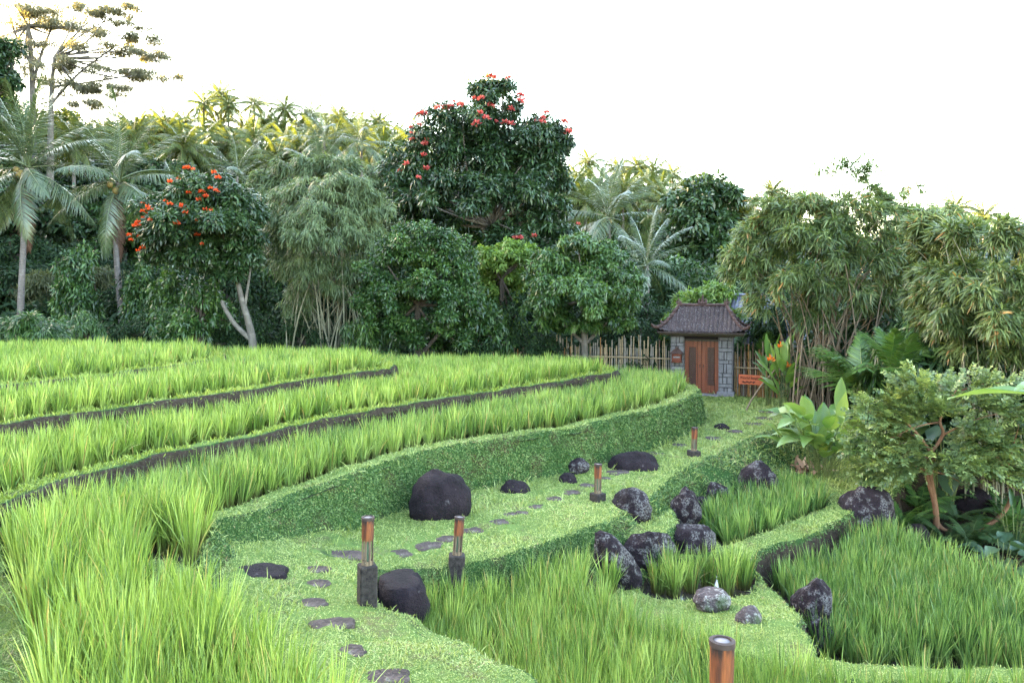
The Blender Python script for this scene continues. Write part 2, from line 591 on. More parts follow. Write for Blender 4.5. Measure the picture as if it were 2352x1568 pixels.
th = np.radians(np.arange(-46, 46.01, .115))
rr = [.4]
while rr[-1] < 33: rr.append(rr[-1] + .020 + .0019 * rr[-1])
rr = np.array(rr)
RR, TH = np.meshgrid(rr, th, indexing='ij')
GX, GY = RR * np.sin(TH), RR * np.cos(TH)
GZ, GC, GP, GI, GR = height(GX, GY, True)
GV = np.stack([GX, GY, GZ], -1)
ni, nj = GX.shape
ii, jj = np.meshgrid(np.arange(ni - 1), np.arange(nj - 1), indexing='ij')
GQ = np.stack([ii * nj + jj, ii * nj + jj + 1, (ii + 1) * nj + jj + 1, (ii + 1) * nj + jj], -1).reshape(-1, 4)[:, ::-1]
fm = lambda a: a.ravel()[GQ].mean(1)
fP, fI, fC = fm(GP), GI.ravel()[GQ].all(1), fm(GC)


GS = np.hypot(*np.gradient(GZ)) / np.maximum(np.hypot(np.gradient(GX, axis=0), np.gradient(GY, axis=0)), .02)
GS = np.abs(np.gradient(GZ, axis=0)) / np.maximum(np.hypot(np.gradient(GX, axis=0), np.gradient(GY, axis=0)), 1e-4) + np.abs(np.gradient(GZ, axis=1)) / np.maximum(np.hypot(np.gradient(GX, axis=1), np.gradient(GY, axis=1)), 1e-4)


def ground_mat(name):
    m = NT(name)
    co_ = m.coord('Object')
    n = m.noise(3.0, 5, .6, co_); n2 = m.noise(55, 3, .6, co_); n3 = m.noise(14, 4, .6, co_)
    soil = m.mix(m.rng(n3, .3, .7), (.016, .011, .009), (.045, .031, .024))
    soil = m.mix(m.rng(m.noise(30, 3, .6, co_), .6, .72, 0, .7), soil, (.10, .10, .09))
    grass = m.mix(m.rng(n2, .25, .75), (.045, .085, .020), (.120, .175, .050))
    grass = m.mix(m.rng(n, .45, .75, 0, .55), grass, (.085, .115, .03))
    grass = m.mix(m.rng(m.noise(1.7, 4, .6, co_), .56, .68, 0, .75), grass, (.095, .070, .040))
    grass = m.mix(m.math('MAXIMUM', m.rng(m.attr('steep'), .25, .6), m.rng(m.attr('cover'), .90, .80)), grass, m.mix(m.rng(m.noise(2.1, 4, .6, co_), .5, .66), (.020, .048, .014), (.040, .036, .018)))  # steep banks painted darker to imitate backlit shade, with brown patches
    c = m.mix(m.rng(m.math('ADD', m.attr('cover'), m.rng(n3, .2, .8, -.22, .22)), .35, .6), soil, grass)
    return m.done(m.pbsdf(c, .95, .1, m.bump(n2, .9, .02)))


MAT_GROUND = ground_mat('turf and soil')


def sub(name, mask, mat):
    q = GQ[mask]
    used = np.unique(q)
    mp = np.full(ni * nj, -1); mp[used] = np.arange(len(used))
    g = Geo(); g.add(GV.reshape(-1, 3)[used], mp[q], cover=GC.ravel()[used], steep=GS.ravel()[used])
    return tag(g.build(name, mat), kind='structure')


pm = fP > .5
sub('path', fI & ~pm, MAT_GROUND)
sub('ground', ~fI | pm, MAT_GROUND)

# flooded paddies
def water_mat():
    m = NT('paddy water')
    n = m.noise(9, 3, .5)
    c = m.mix(m.rng(n, .35, .65), (.016, .014, .012), (.04, .034, .028))
    return m.done(m.pbsdf(c, .06, .5, m.bump(m.noise(26, 2, .5), .06, .01)))


MAT_WATER = water_mat()
from mathutils.geometry import tessellate_polygon
def sheet(name, poly, z, mat):
    pts = [Vector((p[0], p[1], 0)) for p in poly]
    tr = tessellate_polygon([pts])
    g = Geo(); v = np.array([[p.x, p.y, z] for p in pts])
    g.addtri(v, np.array(tr))
    me = g.mesh(name, mat, False)
    import bmesh
    bm = bmesh.new(); bm.from_mesh(me); bmesh.ops.recalc_face_normals(bm, faces=bm.faces)
    if bm.faces and sum(f.normal.z for f in bm.faces) < 0: bmesh.ops.reverse_faces(bm, faces=bm.faces)
    bm.to_mesh(me); bm.free()
    return tag(link(name, me), kind='structure')


for key, (poly, z) in TERR.items():
    sheet('paddy_water', poly, z - .115, MAT_WATER)
sheet('paddy_water', BASB, -.665, MAT_WATER)
sheet('paddy_water', BASC, -.885, MAT_WATER)
sheet('paddy_water', BASH, -.865, MAT_WATER)
sheet('paddy_water', FFIELD, -1.325, MAT_WATER)

# ---------------------------------------------------------------- far land
AZT = [(-60, 13), (-33, 12), (-22, 10), (-10, 9), (0, 8), (8, 6.0), (14, 4.6), (22, 4.0), (33, 3.0), (60, 3)]
def hill_h(x, y):
    r = np.hypot(x, y); az = np.degrees(np.arctan2(x, y))
    top = np.interp(az, [a for a, _ in AZT], [b for _, b in AZT])
    h = .15 + top * sstep(34, 88, r) + .5 * fbm(np.stack([x * .06, y * .06, 0 * x], -1).reshape(-1, 3), 3).reshape(x.shape) * sstep(34, 50, r)
    return h - .25 * sstep(36, 31, r)


def hill_mat():
    m = NT('forest floor')
    n = m.noise(.9, 6, .7); 
    c = m.mix(m.rng(n, .3, .7), (.010, .014, .008), (.028, .036, .015))
    return m.done(m.pbsdf(c, 1, .05, m.bump(n, 1, .4)))


MAT_HILL = hill_mat()
r2 = np.array([31.5, 33, 35, 38, 42, 46, 50, 55, 60, 66, 72, 80, 88, 98, 110, 130, 160])
t2 = np.radians(np.arange(-75, 75.1, 1.5))
R2, T2 = np.meshgrid(r2, t2, indexing='ij')
HX, HY = R2 * np.sin(T2), R2 * np.cos(T2)
HZ_ = hill_h(HX, HY)
g = Geo()
a_, b_ = HX.shape
i2, j2 = np.meshgrid(np.arange(a_ - 1), np.arange(b_ - 1), indexing='ij')
g.add(np.stack([HX, HY, HZ_], -1).reshape(-1, 3), np.stack([i2 * b_ + j2, i2 * b_ + j2 + 1, (i2 + 1) * b_ + j2 + 1, (i2 + 1) * b_ + j2], -1).reshape(-1, 4)[:, ::-1])
tag(g.build('hill', MAT_HILL), kind='structure')

# unseen hill added left of view, shaped to keep sun off the terraces
gx, gy = np.meshgrid(np.linspace(-130, -46, 40), np.linspace(-70, 120, 70), indexing='ij')
prof = sstep(-47, -68, gx)
crest = np.interp(gy, [-70, 60, 80, 95, 110, 120], [31, 31, 30.5, 27, 24, 20])
lim = -.62 * gy - 6                                   # stays outside the left edge of the view
gz = prof * crest * sstep(lim + 1, lim - 9, gx) + .8 * fbm(np.stack([gx * .1, gy * .1, 0 * gx], -1).reshape(-1, 3), 3).reshape(gx.shape) * prof - .5
g = Geo(); a_, b_ = gx.shape
i2, j2 = np.meshgrid(np.arange(a_ - 1), np.arange(b_ - 1), indexing='ij')
g.add(np.stack([gx, gy, gz], -1).reshape(-1, 3), np.stack([i2 * b_ + j2, i2 * b_ + j2 + 1, (i2 + 1) * b_ + j2 + 1, (i2 + 1) * b_ + j2], -1).reshape(-1, 4)[:, ::-1])
tag(g.build('hill', MAT_HILL), kind='structure')  # added sun blocker out of view, sharing the name of the far hill
# ================================================================ rice
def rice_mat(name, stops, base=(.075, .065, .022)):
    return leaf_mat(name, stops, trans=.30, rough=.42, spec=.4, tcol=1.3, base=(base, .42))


RICE_YEL = rice_mat('rice leaf yellow green', [(0, (.045, .098, .020)), (.5, (.148, .230, .046)), (.94, (.290, .365, .105)), (1, (.34, .26, .10))])
RICE_MID = rice_mat('rice leaf fresh green', [(0, (.028, .072, .018)), (.5, (.118, .198, .046)), (.94, (.265, .345, .105)), (1, (.30, .24, .09))])
RICE_DEEP = rice_mat('rice leaf deep green', [(0, (.018, .055, .016)), (.5, (.076, .150, .040)), (.94, (.205, .295, .092)), (1, (.24, .21, .08))], (.05, .06, .02))


def tufts(g, pts, h, rng, dens=1.0, lean=(0, 0)):
    """rice tufts at pts (n,3); level of detail by distance from the view point"""
    d = np.hypot(pts[:, 0], pts[:, 1])
    for lo, hi, nb, K, wd in ((0, 7, 70, 6, .0047), (7, 11, 66, 5, .0053), (11, 16, 50, 4, .0070), (16, 60, 38, 4, .0088)):
        p = pts[(d >= lo) & (d < hi)]
        if not len(p): continue
        nb = int(nb * dens)
        hh = h * np.clip(rng.normal(1, .10, len(p)), .72, 1.25) * (1 + .10 * vnoise(p * np.array([.8, .8, 0]) + 3.3))
        n = len(p) * nb
        p0 = np.repeat(p, nb, 0)
        az = rng.uniform(0, 2 * math.pi, n)
        rad = np.stack([np.cos(az), np.sin(az), np.zeros(n)], 1)
        r0 = .062 * np.sqrt(rng.uniform(0, 1, n))
        th0 = np.abs(rng.normal(.04, .10, n)) + .02
        p0 = p0 + rad * r0[:, None]
        tl = rng.normal(0, .06, (len(p), 2)).repeat(nb, 0) + np.array(lean)
        D = nrm(np.stack([np.sin(th0) * rad[:, 0] + tl[:, 0], np.sin(th0) * rad[:, 1] + tl[:, 1], np.cos(th0)], 1))
        L = np.repeat(hh, nb) * (1.12 - .62 * rng.uniform(0, 1, n) ** 1.6)
        bend = np.abs(rng.normal(.07, .09, n)) + (rng.uniform(0, 1, n) < .07) * rng.uniform(.2, .55, n)
        B = rad * bend[:, None]; B[:, 2] -= bend ** 2 * .9 + .02
        ra = az + rng.normal(0, .9, n) + math.pi / 2
        S = np.stack([np.cos(ra), np.sin(ra), np.zeros(n)], 1)
        ts = np.linspace(0, 1, K) ** .9
        ws = np.interp(ts, [0, .2, .6, .85, 1], [.55, .8, 1, .62, .05]) * .5
        dry = rng.uniform(0, 1, n) < .035
        tint = np.clip(np.repeat(rng.normal(.48, .17, len(p)), nb) + rng.normal(0, .2, n), 0, .93)
        tint = np.where(dry, 1.0, tint)
        strip(g, p0, D, B, S, L, wd * rng.uniform(.75, 1.3, n) * 1.0, ts, ws * 2, tint=tint)


def field_pts(poly, zf, inset, sp, rng, bounds=None, extra=None):
    """jittered grid of tufts inside a polygon, rows following the edge"""
    x0, y0 = poly[:, 0].min(), poly[:, 1].min(); x1, y1 = poly[:, 0].max(), poly[:, 1].max()
    if bounds: x0, x1, y0, y1 = max(x0, bounds[0]), min(x1, bounds[1]), max(y0, bounds[2]), min(y1, bounds[3])
    gx, gy = np.meshgrid(np.arange(x0, x1, sp), np.arange(y0, y1, sp), indexing='ij')
    gx = gx.ravel() + rng.uniform(-.3, .3, gx.size) * sp; gy = gy.ravel() + rng.uniform(-.3, .3, gy.size) * sp
    # only what the photo (and a step to its side) could see
    m = np.abs(gx) < gy * .70 + .9
    gx, gy = gx[m], gy[m]
    s = sdf(poly, gx, gy)
    m = s > inset
    return np.stack([gx[m], gy[m], np.full(m.sum(), zf)], 1)


def clear(pts, poly, margin):
    return pts[sdf(poly, pts[:, 0], pts[:, 1]) < -margin]


rr_ = np.random.default_rng(21)
pA = field_pts(TA, ZA - .13, .50, .205, rr_)
pA = clear(pA, TB, .24)
near = (pA[:, 1] < 10.25 + .0 * pA[:, 0]) & (pA[:, 0] < -1.2)
pA2 = field_pts(TA, ZA - .13, .16, .20, rr_, bounds=(-8, .5, 2.6, 10.4)); pA2 = clear(pA2, TB, .16)
pA2 = pA2[(pA2[:, 1] < 10.25)]
pA = pA[~(pA[:, 1] < 10.25)]
for L_, w in ((LOWA, .24), (LOWB, .42)):
    dd, _ = linedist(L_, pA2[:, 0], pA2[:, 1]); pA2 = pA2[dd > w - .14 * (w > .3)]
uu_ = pA2[:, 0] * F / pA2[:, 1] + W / 2
pA2 = pA2[~((uu_ > 322) & (uu_ < 448) & (pA2[:, 1] > 7.7) & (pA2[:, 1] < 9.35))]
# the flooded corner by the turf stays open
q0 = P(470, 1300, ZA); pA2 = pA2[np.hypot(pA2[:, 0] - q0[0], pA2[:, 1] - q0[1]) > .16]
q0 = P(70, 1545, ZA - .13); pA2 = pA2[np.hypot(pA2[:, 0] - q0[0], (pA2[:, 1] - q0[1]) * .7) > .30]
pB = clear(field_pts(TB, ZB - .13, .52, .205, rr_), TC, .22)
pC = clear(field_pts(TC, ZC - .13, .50, .21, rr_), TD, .22)
pD = field_pts(TD, ZD - .13, .48, .21, rr_)
pBB = field_pts(BASB, -.69, .16, .20, rr_, bounds=(-2, 7.2, 5.2, 14.5))
sB = sdf(PATHP, pBB[:, 0], pBB[:, 1]); pBB = pBB[sB < -.42]
sD = sdf(BASB, pBB[:, 0], pBB[:, 1]); pBB = pBB[~((pBB[:, 0] > 1.6) & ((sD < .34) | (rr_.uniform(0, 1, len(pBB)) < .15)))]
pF = field_pts(FFIELD, -1.36, .10, .235, rr_)
sF = sdf(RG, pF[:, 0], pF[:, 1]); pF = pF[sF < -.24]
pH = field_pts(BASH, -.89, .12, .19, rr_)
for nm, pts, mat, h, lab in (
        ('rice_crop', pA2, RICE_YEL, .72, 'yellow green rice crowding the near flooded paddy below the terraces'),
        ('rice_crop', pA, RICE_MID, .55, 'fresh green rice on the lowest terrace above the mown turf bank'),
        ('rice_crop', pB, RICE_YEL, .51, 'light green rice on the second terrace, ending in a rounded tip before the bamboo fence'),
        ('rice_crop', pC, RICE_YEL, .50, 'light green rice on the third terrace, before the pale forked trunk'),
        ('rice_crop', pD, RICE_YEL, .50, 'light green rice on the topmost terrace under the coconut palms'),
        ('rice_crop', pBB, RICE_MID, .66, 'tall green rice in the sunken paddy between the path and the curved turf bund'),
        ('rice_crop', pF, RICE_DEEP, .62, 'deep green rice filling the lowest paddy beside the twisted shrub'),
        ('rice_crop', pH, RICE_DEEP, .56, 'dark green rice in the small paddy behind the boulders')):
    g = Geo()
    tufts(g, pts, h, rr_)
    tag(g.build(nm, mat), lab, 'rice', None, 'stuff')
# ================================================================ rocks
import bmesh


def rock_mat(name, a, b, lich, thr, moss=0.0):
    m = NT(name)
    co_ = m.coord('Object')
    n = m.noise(3.5, 6, .65, co_); f = m.noise(26, 5, .65, co_)
    c = m.mix(m.rng(n, .35, .68), a, b)
    c = m.mix(m.rng(f, .5, .75, 0, .4), c, tuple(x * 2.2 for x in b))
    sp = m.math('MULTIPLY', m.rng(m.math('ADD', m.math('MULTIPLY', m.noise(7, 4, .6, co_), .6), m.math('MULTIPLY', m.noise(2.3, 3, .5, co_), .4)), thr - .02, thr + .04), m.rng(m.noise(34, 4, .7, co_), .46, .56))
    c = m.mix(m.math('MULTIPLY', sp, .6), c, lich)
    if moss > 0:
        c = m.mix(m.rng(m.noise(2.2, 4, .6, co_), .62 - moss, .72 - moss, 0, .8), c, (.03, .05, .014))
    return m.done(m.pbsdf(c, .88, .15, m.bump(m.math('ADD', m.math('MULTIPLY', n, 1.4), f), .8, .05)))


ROCK_DARK = rock_mat('dark basalt', (.006, .004, .0057), (.017, .011, .0155), (.22, .20, .21), .64)
ROCK_LICH = rock_mat('lichened basalt', (.0065, .004, .006), (.020, .0125, .0175), (.17, .16, .165), .50)
ROCK_GREY = rock_mat('grey pink boulder', (.035, .026, .029), (.10, .076, .08), (.42, .40, .38), .50, .08)
ROCK_FLAT = rock_mat('flat path stone', (.030, .021, .021), (.082, .060, .058), (.2, .19, .17), .60, .02)


def rock_mesh(name, sx, sy, sz, seed, mat, rough=.16, cuts=5, sub=4, flat_top=None):
    bm = bmesh.new()
    bmesh.ops.create_icosphere(bm, subdivisions=sub, radius=1)
    v = np.array([x.co[:] for x in bm.verts])
    r = np.random.default_rng(seed)
    for _ in range(cuts):
        nn = nrm(r.normal(0, 1, 3)); nn[2] = abs(nn[2]) if r.uniform() < .8 else nn[2]
        dd = r.uniform(.62, .88)
        over = v @ nn - dd
        v = v - np.where(over > 0, over * .82, 0)[:, None] * nn
    v = v * (1 + rough * fbm(v * 1.5 + seed * 3.7, 3)[:, None] * .6 + .05 * fbm(v * 4 + seed, 4)[:, None] - .05 * np.exp(-(fbm(v * 1.6 + seed * 1.3, 2)[:, None] / .07) ** 2))
    v = v * np.array([sx, sy, sz])
    if flat_top is not None: v[:, 2] = np.where(v[:, 2] > flat_top, flat_top + (v[:, 2] - flat_top) * .12, v[:, 2])
    for x, p_ in zip(bm.verts, v): x.co = p_
    for f in bm.faces: f.smooth = True
    me = bpy.data.meshes.new(name); bm.to_mesh(me); bm.free()
    me.materials.append(mat)
    return me


def rock(label, u, vb, zb, wpx, hpx, mat, seed, rz=0.0, dep=.9, tilt=0.0, sink=.25, name='boulder', cuts=5, group=None):
    """rock whose foot shows at pixel (u, vb) on level zb; wpx, hpx = size in the photo"""
    p0 = P(u, vb, zb); d = p0[1]
    w = wpx * d / F; h = hpx * d / F
    # the foot seen is the near side, so the centre lies half a depth further
    sy = w * dep / 2
    tot = h / (1 - sink)
    me = rock_mesh(name, w / 2, sy, tot / 2, seed, mat, cuts=cuts)
    o = link(name, me, None, (p0[0] * (d + sy * .7) / d, d + sy * .7, zb + tot / 2 - tot * sink))
    o.rotation_euler = (0, tilt, rz)
    return tag(o, label, 'rock', group)


rock('big rounded dark boulder leaning against the green turf bank beside the path', 1011, 1192, 0, 144, 102, ROCK_DARK, 12, .2, .8, 0, .3, cuts=1)
me_ = rock_mesh('boulder', .33, .44, .60, 24, ROCK_DARK, cuts=1, flat_top=.34)
q_ = Pd(926, 1290, 10.15); tag(link('boulder', me_, None, (q_[0], 10.15, -.02)), 'smooth dark boulder set in the bank edge right of the lantern with the tall post', 'rock')
rock('dark boulder with a pale lichened face, below the lantern on the turf edge', 1446, 1203, -.3, 106, 72, ROCK_LICH, 5, .3, .9, 0, .25)
rock('small dark rock with white lichen patch at the foot of the turf bank', 1327, 1086, 0, 52, 32, ROCK_LICH, 31, 0, .8)
rock('low wide dark rock slab with two humps lying in the turf path', 1462, 1080, 0, 128, 38, ROCK_DARK, 43, -.1, .6, 0, .5)
rock('small flat grey rock on the path edge near the turf bank', 1306, 1108, 0, 46, 20, ROCK_DARK, 44, 0, .8, 0, .4)
rock('low dark stone sunk at the foot of the turf bank, beyond the big rounded boulder', 1180, 1134, 0, 82, 26, ROCK_DARK, 45, .2, .8, 0, .5)
rock('tiny dark rock alone on the turf before the wooden gate', 1656, 988, 0, 38, 15, ROCK_DARK, 46, 0, .8, 0, .4)
rock('long tilted dark rock with a grey lichened foot above the little pool', 1414, 1376, -.85, 84, 160, ROCK_LICH, 51, .1, .9, -.6, .10)
rock('broad lichened rock in the middle of the row above the little pool', 1492, 1330, -.88, 122, 112, ROCK_LICH, 57, .2, .6, -.15, .06)
rock('lower dark triangular rock wedged beside the bright fern', 1590, 1290, -.85, 112, 86, ROCK_LICH, 63, .5, .8, .2, .15)
rock('upright dark rock leaning above the triangular rock beside the fern', 1578, 1214, -.66, 76, 92, ROCK_LICH, 69, .2, .9, .35, .12)
rock('round speckled grey rock at the head of the small rice paddy', 1646, 1168, -.8, 60, 62, ROCK_LICH, 71, .1, .9, 0, .12)
rock('smallest pale rock in the cluster at the head of the small rice paddy', 1616, 1182, -.8, 44, 40, ROCK_LICH, 77, .1, .9, 0, .12)
rock('tall grey rock against the overgrown bank behind the small rice paddy', 1742, 1150, -.8, 92, 84, ROCK_LICH, 81, .3, .9, .1, .12)
rock('low grey rock in front of the tall grey rock behind the small rice paddy', 1706, 1166, -.85, 62, 46, ROCK_LICH, 87, .3, .9, .1, .12)
rock('large round boulder with white lichened side at the end of the turf bund', 1990, 1242, -1.3, 132, 116, ROCK_LICH, 91, .3, .95, 0, .14, cuts=3)
rock('pinkish grey round rock half covered by creeper below the little pool', 1636, 1400, -.62, 88, 42, ROCK_GREY, 95, .1, .8, 0, .3, cuts=2)
rock('small pale pinkish rock in dark creeper left of the lichened standing boulder', 1722, 1438, -.58, 66, 40, ROCK_GREY, 96, .2, .8, .1, .3, cuts=3)
rock('tall lichened boulder standing at the edge of the deep green rice', 1868, 1452, -1.1, 96, 118, ROCK_LICH, 97, .3, .9, -.15, .14)
rock('lower lichened boulder at the foot of the tall one beside the deep green rice', 1884, 1500, -1.3, 78, 84, ROCK_LICH, 98, .3, .9, .1, .14)
rock('small dark rock in the shade under the twisted shrub', 2110, 1262, -1.55, 70, 52, ROCK_DARK, 99, .3, .9, 0, .2)
rock('dark shadowed boulder behind the trunk of the twisted shrub', 2240, 1190, -1.4, 110, 60, ROCK_DARK, 100, .3, .9, 0, .2)
rock('tiny pale stone in the dark gully beside the rice', 2112, 1272, -1.45, 20, 16, ROCK_GREY, 101, .3, .9, 0, .2)
rock('small pale stone half hidden among the rice of the sunken paddy', 1090, 1500, -.7, 40, 40, ROCK_GREY, 102, .3, .9, 0, .2)


STONE_AT = []


def stone(label, u, v, wpx, group='stepping stones in the turf path', seed=0, ratio=.75, name='stepping_stone', mat=None):
    p0 = P(u, v, .3); z = hz(p0[0], p0[1])
    for _ in range(4):
        p0 = P(u, v, z); z = hz(p0[0], p0[1])
    w = wpx * 1.12 * p0[1] / F
    STONE_AT.append((p0[0], p0[1], w / 2, w / 2 * ratio))
    r = np.random.default_rng(seed + 300)
    n = 26; g = Geo()
    a = np.linspace(0, 2 * math.pi, n, endpoint=False)
    q = np.stack([np.cos(a), np.sin(a), 0 * a], 1)
    rad = 1 + .32 * vnoise(q * 1.3 + seed * 5.1) + .16 * vnoise(q * 3.3 + seed)
    rows = []
    for f_, zz in ((1.02, -.06), (1.0, -.006), (.93, .006), (.6, .009), (.25, .009)):
        v_ = np.stack([np.cos(a) * rad * f_ * w / 2, np.sin(a) * rad * f_ * w / 2 * ratio, np.full(n, zz)], 1)
        v_[:, 2] += .006 * vnoise(v_ * 9 + seed)
        rows.append(v_)
    v_ = np.concatenate(rows)
    i, j = np.meshgrid(np.arange(4), np.arange(n), indexing='ij')
    g.add(v_, np.stack([i * n + j, i * n + (j + 1) % n, (i + 1) * n + (j + 1) % n, (i + 1) * n + j], -1).reshape(-1, 4))
    g.addtri(np.concatenate([rows[-1], [[0, 0, .009]]]), np.array([[k, (k + 1) % n, n] for k in range(n)]))
    o = g.build(name, mat or ROCK_FLAT, None, True, None, (p0[0], p0[1], z))
    o.rotation_euler = (0, 0, r.uniform(-.4, .4))
    return tag(o, label, 'stepping stone', group)


stone('broad dark slab in the turf between the flooded paddy and the stepping stones', 592, 1314, 118, None, 1, .8, 'stone_slab', ROCK_DARK)
stone('long smooth slab bedded across the path beside the lantern with the tall dark post', 768, 1276, 126, None, 2, .55, 'stone_slab')
STEPS = [(887, 1553, 92, 'nearest stepping stone, partly covered by rice tips'), (807, 1492, 72, 'second nearest stepping stone, just above the one behind the rice tips'),
         (755, 1432, 92, 'roundest and widest stepping stone on the near slope'), (703, 1386, 84, 'pale stepping stone between the round one and the slab'),
         (718, 1341, 66, 'stepping stone level with the foot of the tall lantern post'), (722, 1308, 66, 'stepping stone just below the long smooth slab'),
         (918, 1271, 56, 'stepping stone right behind the lantern with the tall dark post'), (981, 1252, 58, 'dark stepping stone in front of the leaning lantern'),
         (1026, 1236, 44, 'stepping stone half hidden behind the leaning lantern'), (1088, 1217, 44, 'stepping stone just right of the leaning lantern'),
         (1142, 1198, 42, 'dark stepping stone below the big rounded boulder, first of a close trio'), (1174, 1180, 30, 'left stone of a touching pair on the path'),
         (1200, 1175, 30, 'right stone of a touching pair on the path'), (1233, 1162, 42, 'stepping stone after the touching pair'),
         (1275, 1145, 40, 'stepping stone midway between the touching pair and the lantern on the turf edge'), (1312, 1130, 40, 'stepping stone two before the lantern on the turf edge'),
         (1352, 1113, 38, 'stepping stone touching the left side of the lantern on the turf edge'), (1389, 1097, 24, 'stepping stone just right of the lantern on the turf edge'),
         (1418, 1084, 40, 'stepping stone below the low wide rock slab'), (1508, 1041, 40, 'stepping stone beyond the low wide rock slab'),
         (1560, 1022, 36, 'stepping stone left of the farthest lantern'), (1640, 1006, 36, 'stepping stone just right of the farthest lantern'),
         (1690, 990, 40, 'stepping stone right of the tiny dark rock'), (1728, 974, 42, 'third stepping stone from the gate end of the path'),
         (1750, 960, 40, 'second stepping stone from the gate end of the path'), (1762, 946, 40, 'last stepping stone towards the gate')]
for k, (u, v, w, lab) in enumerate(STEPS):
    stone(lab, u, v, w, seed=k + 10, ratio=.7 if k < 6 else .9)

# ================================================================ bamboo lanterns
def bamboo_lamp_mat():
    m = NT('burnt orange bamboo')
    co_ = m.coord('Object')
    sep = m.n('ShaderNodeSeparateXYZ'); m.l(co_, sep.inputs[0]); z = sep.outputs[2]
    st = m.noise(26, 4, .6, m.scalev(co_, (1, 1, .08)))
    c = m.mix(m.rng(st, .38, .62), (.19, .055, .020), (.060, .019, .012))
    low = m.mix(m.rng(st, .4, .6), (.16, .11, .075), (.055, .035, .026))
    c = m.mix(m.rng(z, .25, .30), low, c)
    c = m.mix(m.rng(m.math('ADD', z, m.math('MULTIPLY', m.math('SUBTRACT', st, .5), .35)), .455, .53), c, (.016, .009, .010))
    c = m.mix(m.math('MULTIPLY', m.rng(m.noise(60, 3, .6, co_), .66, .72), m.rng(z, .3, .2)), c, (.5, .48, .45))
    return m.done(m.pbsdf(c, .62, .25, m.bump(st, .4, .006)))


LAMP_BAMBOO = bamboo_lamp_mat()
m = NT('weathered concrete'); n_ = m.noise(18, 5, .65)
LAMP_POST = m.done(m.pbsdf(m.mix(m.rng(n_, .35, .7), (.012, .009, .010), (.045, .036, .034)), .9, .2, m.bump(n_, .6, .02)))
m = NT('pale lamp cap'); LAMP_CAP = m.done(m.pbsdf((.17, .15, .16), .8, .2))
m = NT('greenish glass chimney'); LAMP_GLASS = m.done(m.pbsdf((.10, .15, .11), .12, .6))
m = NT('lamp rim'); LAMP_RIM = m.done(m.pbsdf(m.mix(m.noise(30, 3), (.018, .011, .012), (.06, .04, .038)), .75, .2))


def lantern_parts(root, r=.07, h=.54, post=(.19, .19, .5)):
    nn = 48
    zs = np.array([0, .05, .28, .31, .40, .50, h])
    ro = np.array([r * .97, r * .97, r * .95, r * .99, r, r * 1.01, r * 1.02])
    a = np.linspace(0, 2 * math.pi, nn, endpoint=False)
    out = np.stack([np.stack([np.cos(a) * q, np.sin(a) * q, np.full(nn, z)], 1) for q, z in zip(ro, zs)])
    inn = out * np.array([.82, .82, 1])
    K = len(zs)
    V = np.concatenate([out.reshape(-1, 3), inn.reshape(-1, 3)])
    q = []
    oi = lambda k, j: k * nn + j % nn
    ii_ = lambda k, j: K * nn + k * nn + j % nn
    slot = lambda k, j: k == 1 and (j % 6) >= 3
    for k in range(K - 1):
        for j in range(nn):
            if slot(k, j): continue
            q.append([oi(k, j), oi(k, j + 1), oi(k + 1, j + 1), oi(k + 1, j)])
            q.append([ii_(k, j + 1), ii_(k, j), ii_(k + 1, j), ii_(k + 1, j + 1)])
            if k == 1:
                if slot(k, j - 1): q.append([oi(k, j), oi(k + 1, j), ii_(k + 1, j), ii_(k, j)])
                if slot(k, j + 1): q.append([oi(k + 1, j + 1), oi(k, j + 1), ii_(k, j + 1), ii_(k + 1, j + 1)])
    for j in range(nn):
        q.append([oi(K - 1, j), oi(K - 1, j + 1), ii_(K - 1, j + 1), ii_(K - 1, j)])
        q.append([oi(0, j + 1), oi(0, j), ii_(0, j), ii_(0, j + 1)])
        if slot(1, j):
            q.append([oi(1, j), oi(1, j + 1), ii_(1, j + 1), ii_(1, j)])
            q.append([oi(2, j + 1), oi(2, j), ii_(2, j), ii_(2, j + 1)])
    g = Geo(); g.add(V, np.array(q))
    tb = g.build('bamboo_tube', LAMP_BAMBOO, root, False)
    g = Geo()
    prof = [(r * .72, h - .05), (r * .72, h - .012), (r * .70, h - .004), (.002, h - .003)]
    vv = np.concatenate([np.stack([np.cos(a) * q_, np.sin(a) * q_, np.full(nn, z)], 1) for q_, z in prof])
    i, j = np.meshgrid(np.arange(3), np.arange(nn), indexing='ij')
    g.add(vv, np.stack([i * nn + j, i * nn + (j + 1) % nn, (i + 1) * nn + (j + 1) % nn, (i + 1) * nn + j], -1).reshape(-1, 4))
    g.build('cap', LAMP_CAP, root)
    g = Geo()
    prof = [(r * 1.03, h - .03), (r * 1.075, h - .028), (r * 1.08, h + .002), (r * .76, h + .006), (r * .74, h - .01)]
    vv = np.concatenate([np.stack([np.cos(a) * q_, np.sin(a) * q_, np.full(nn, z)], 1) for q_, z in prof])
    i, j = np.meshgrid(np.arange(4), np.arange(nn), indexing='ij')
    g.add(vv, np.stack([i * nn + j, i * nn + (j + 1) % nn, (i + 1) * nn + (j + 1) % nn, (i + 1) * nn + j], -1).reshape(-1, 4))
    g.build('rim', LAMP_RIM, root, False)
    g = Geo(); tube(g, [(0, 0, .004), (0, 0, .15), (0, 0, .30)], [r * .42, r * .5, r * .4], 16)
    g.build('glass_chimney', LAMP_GLASS, root)
    return tb


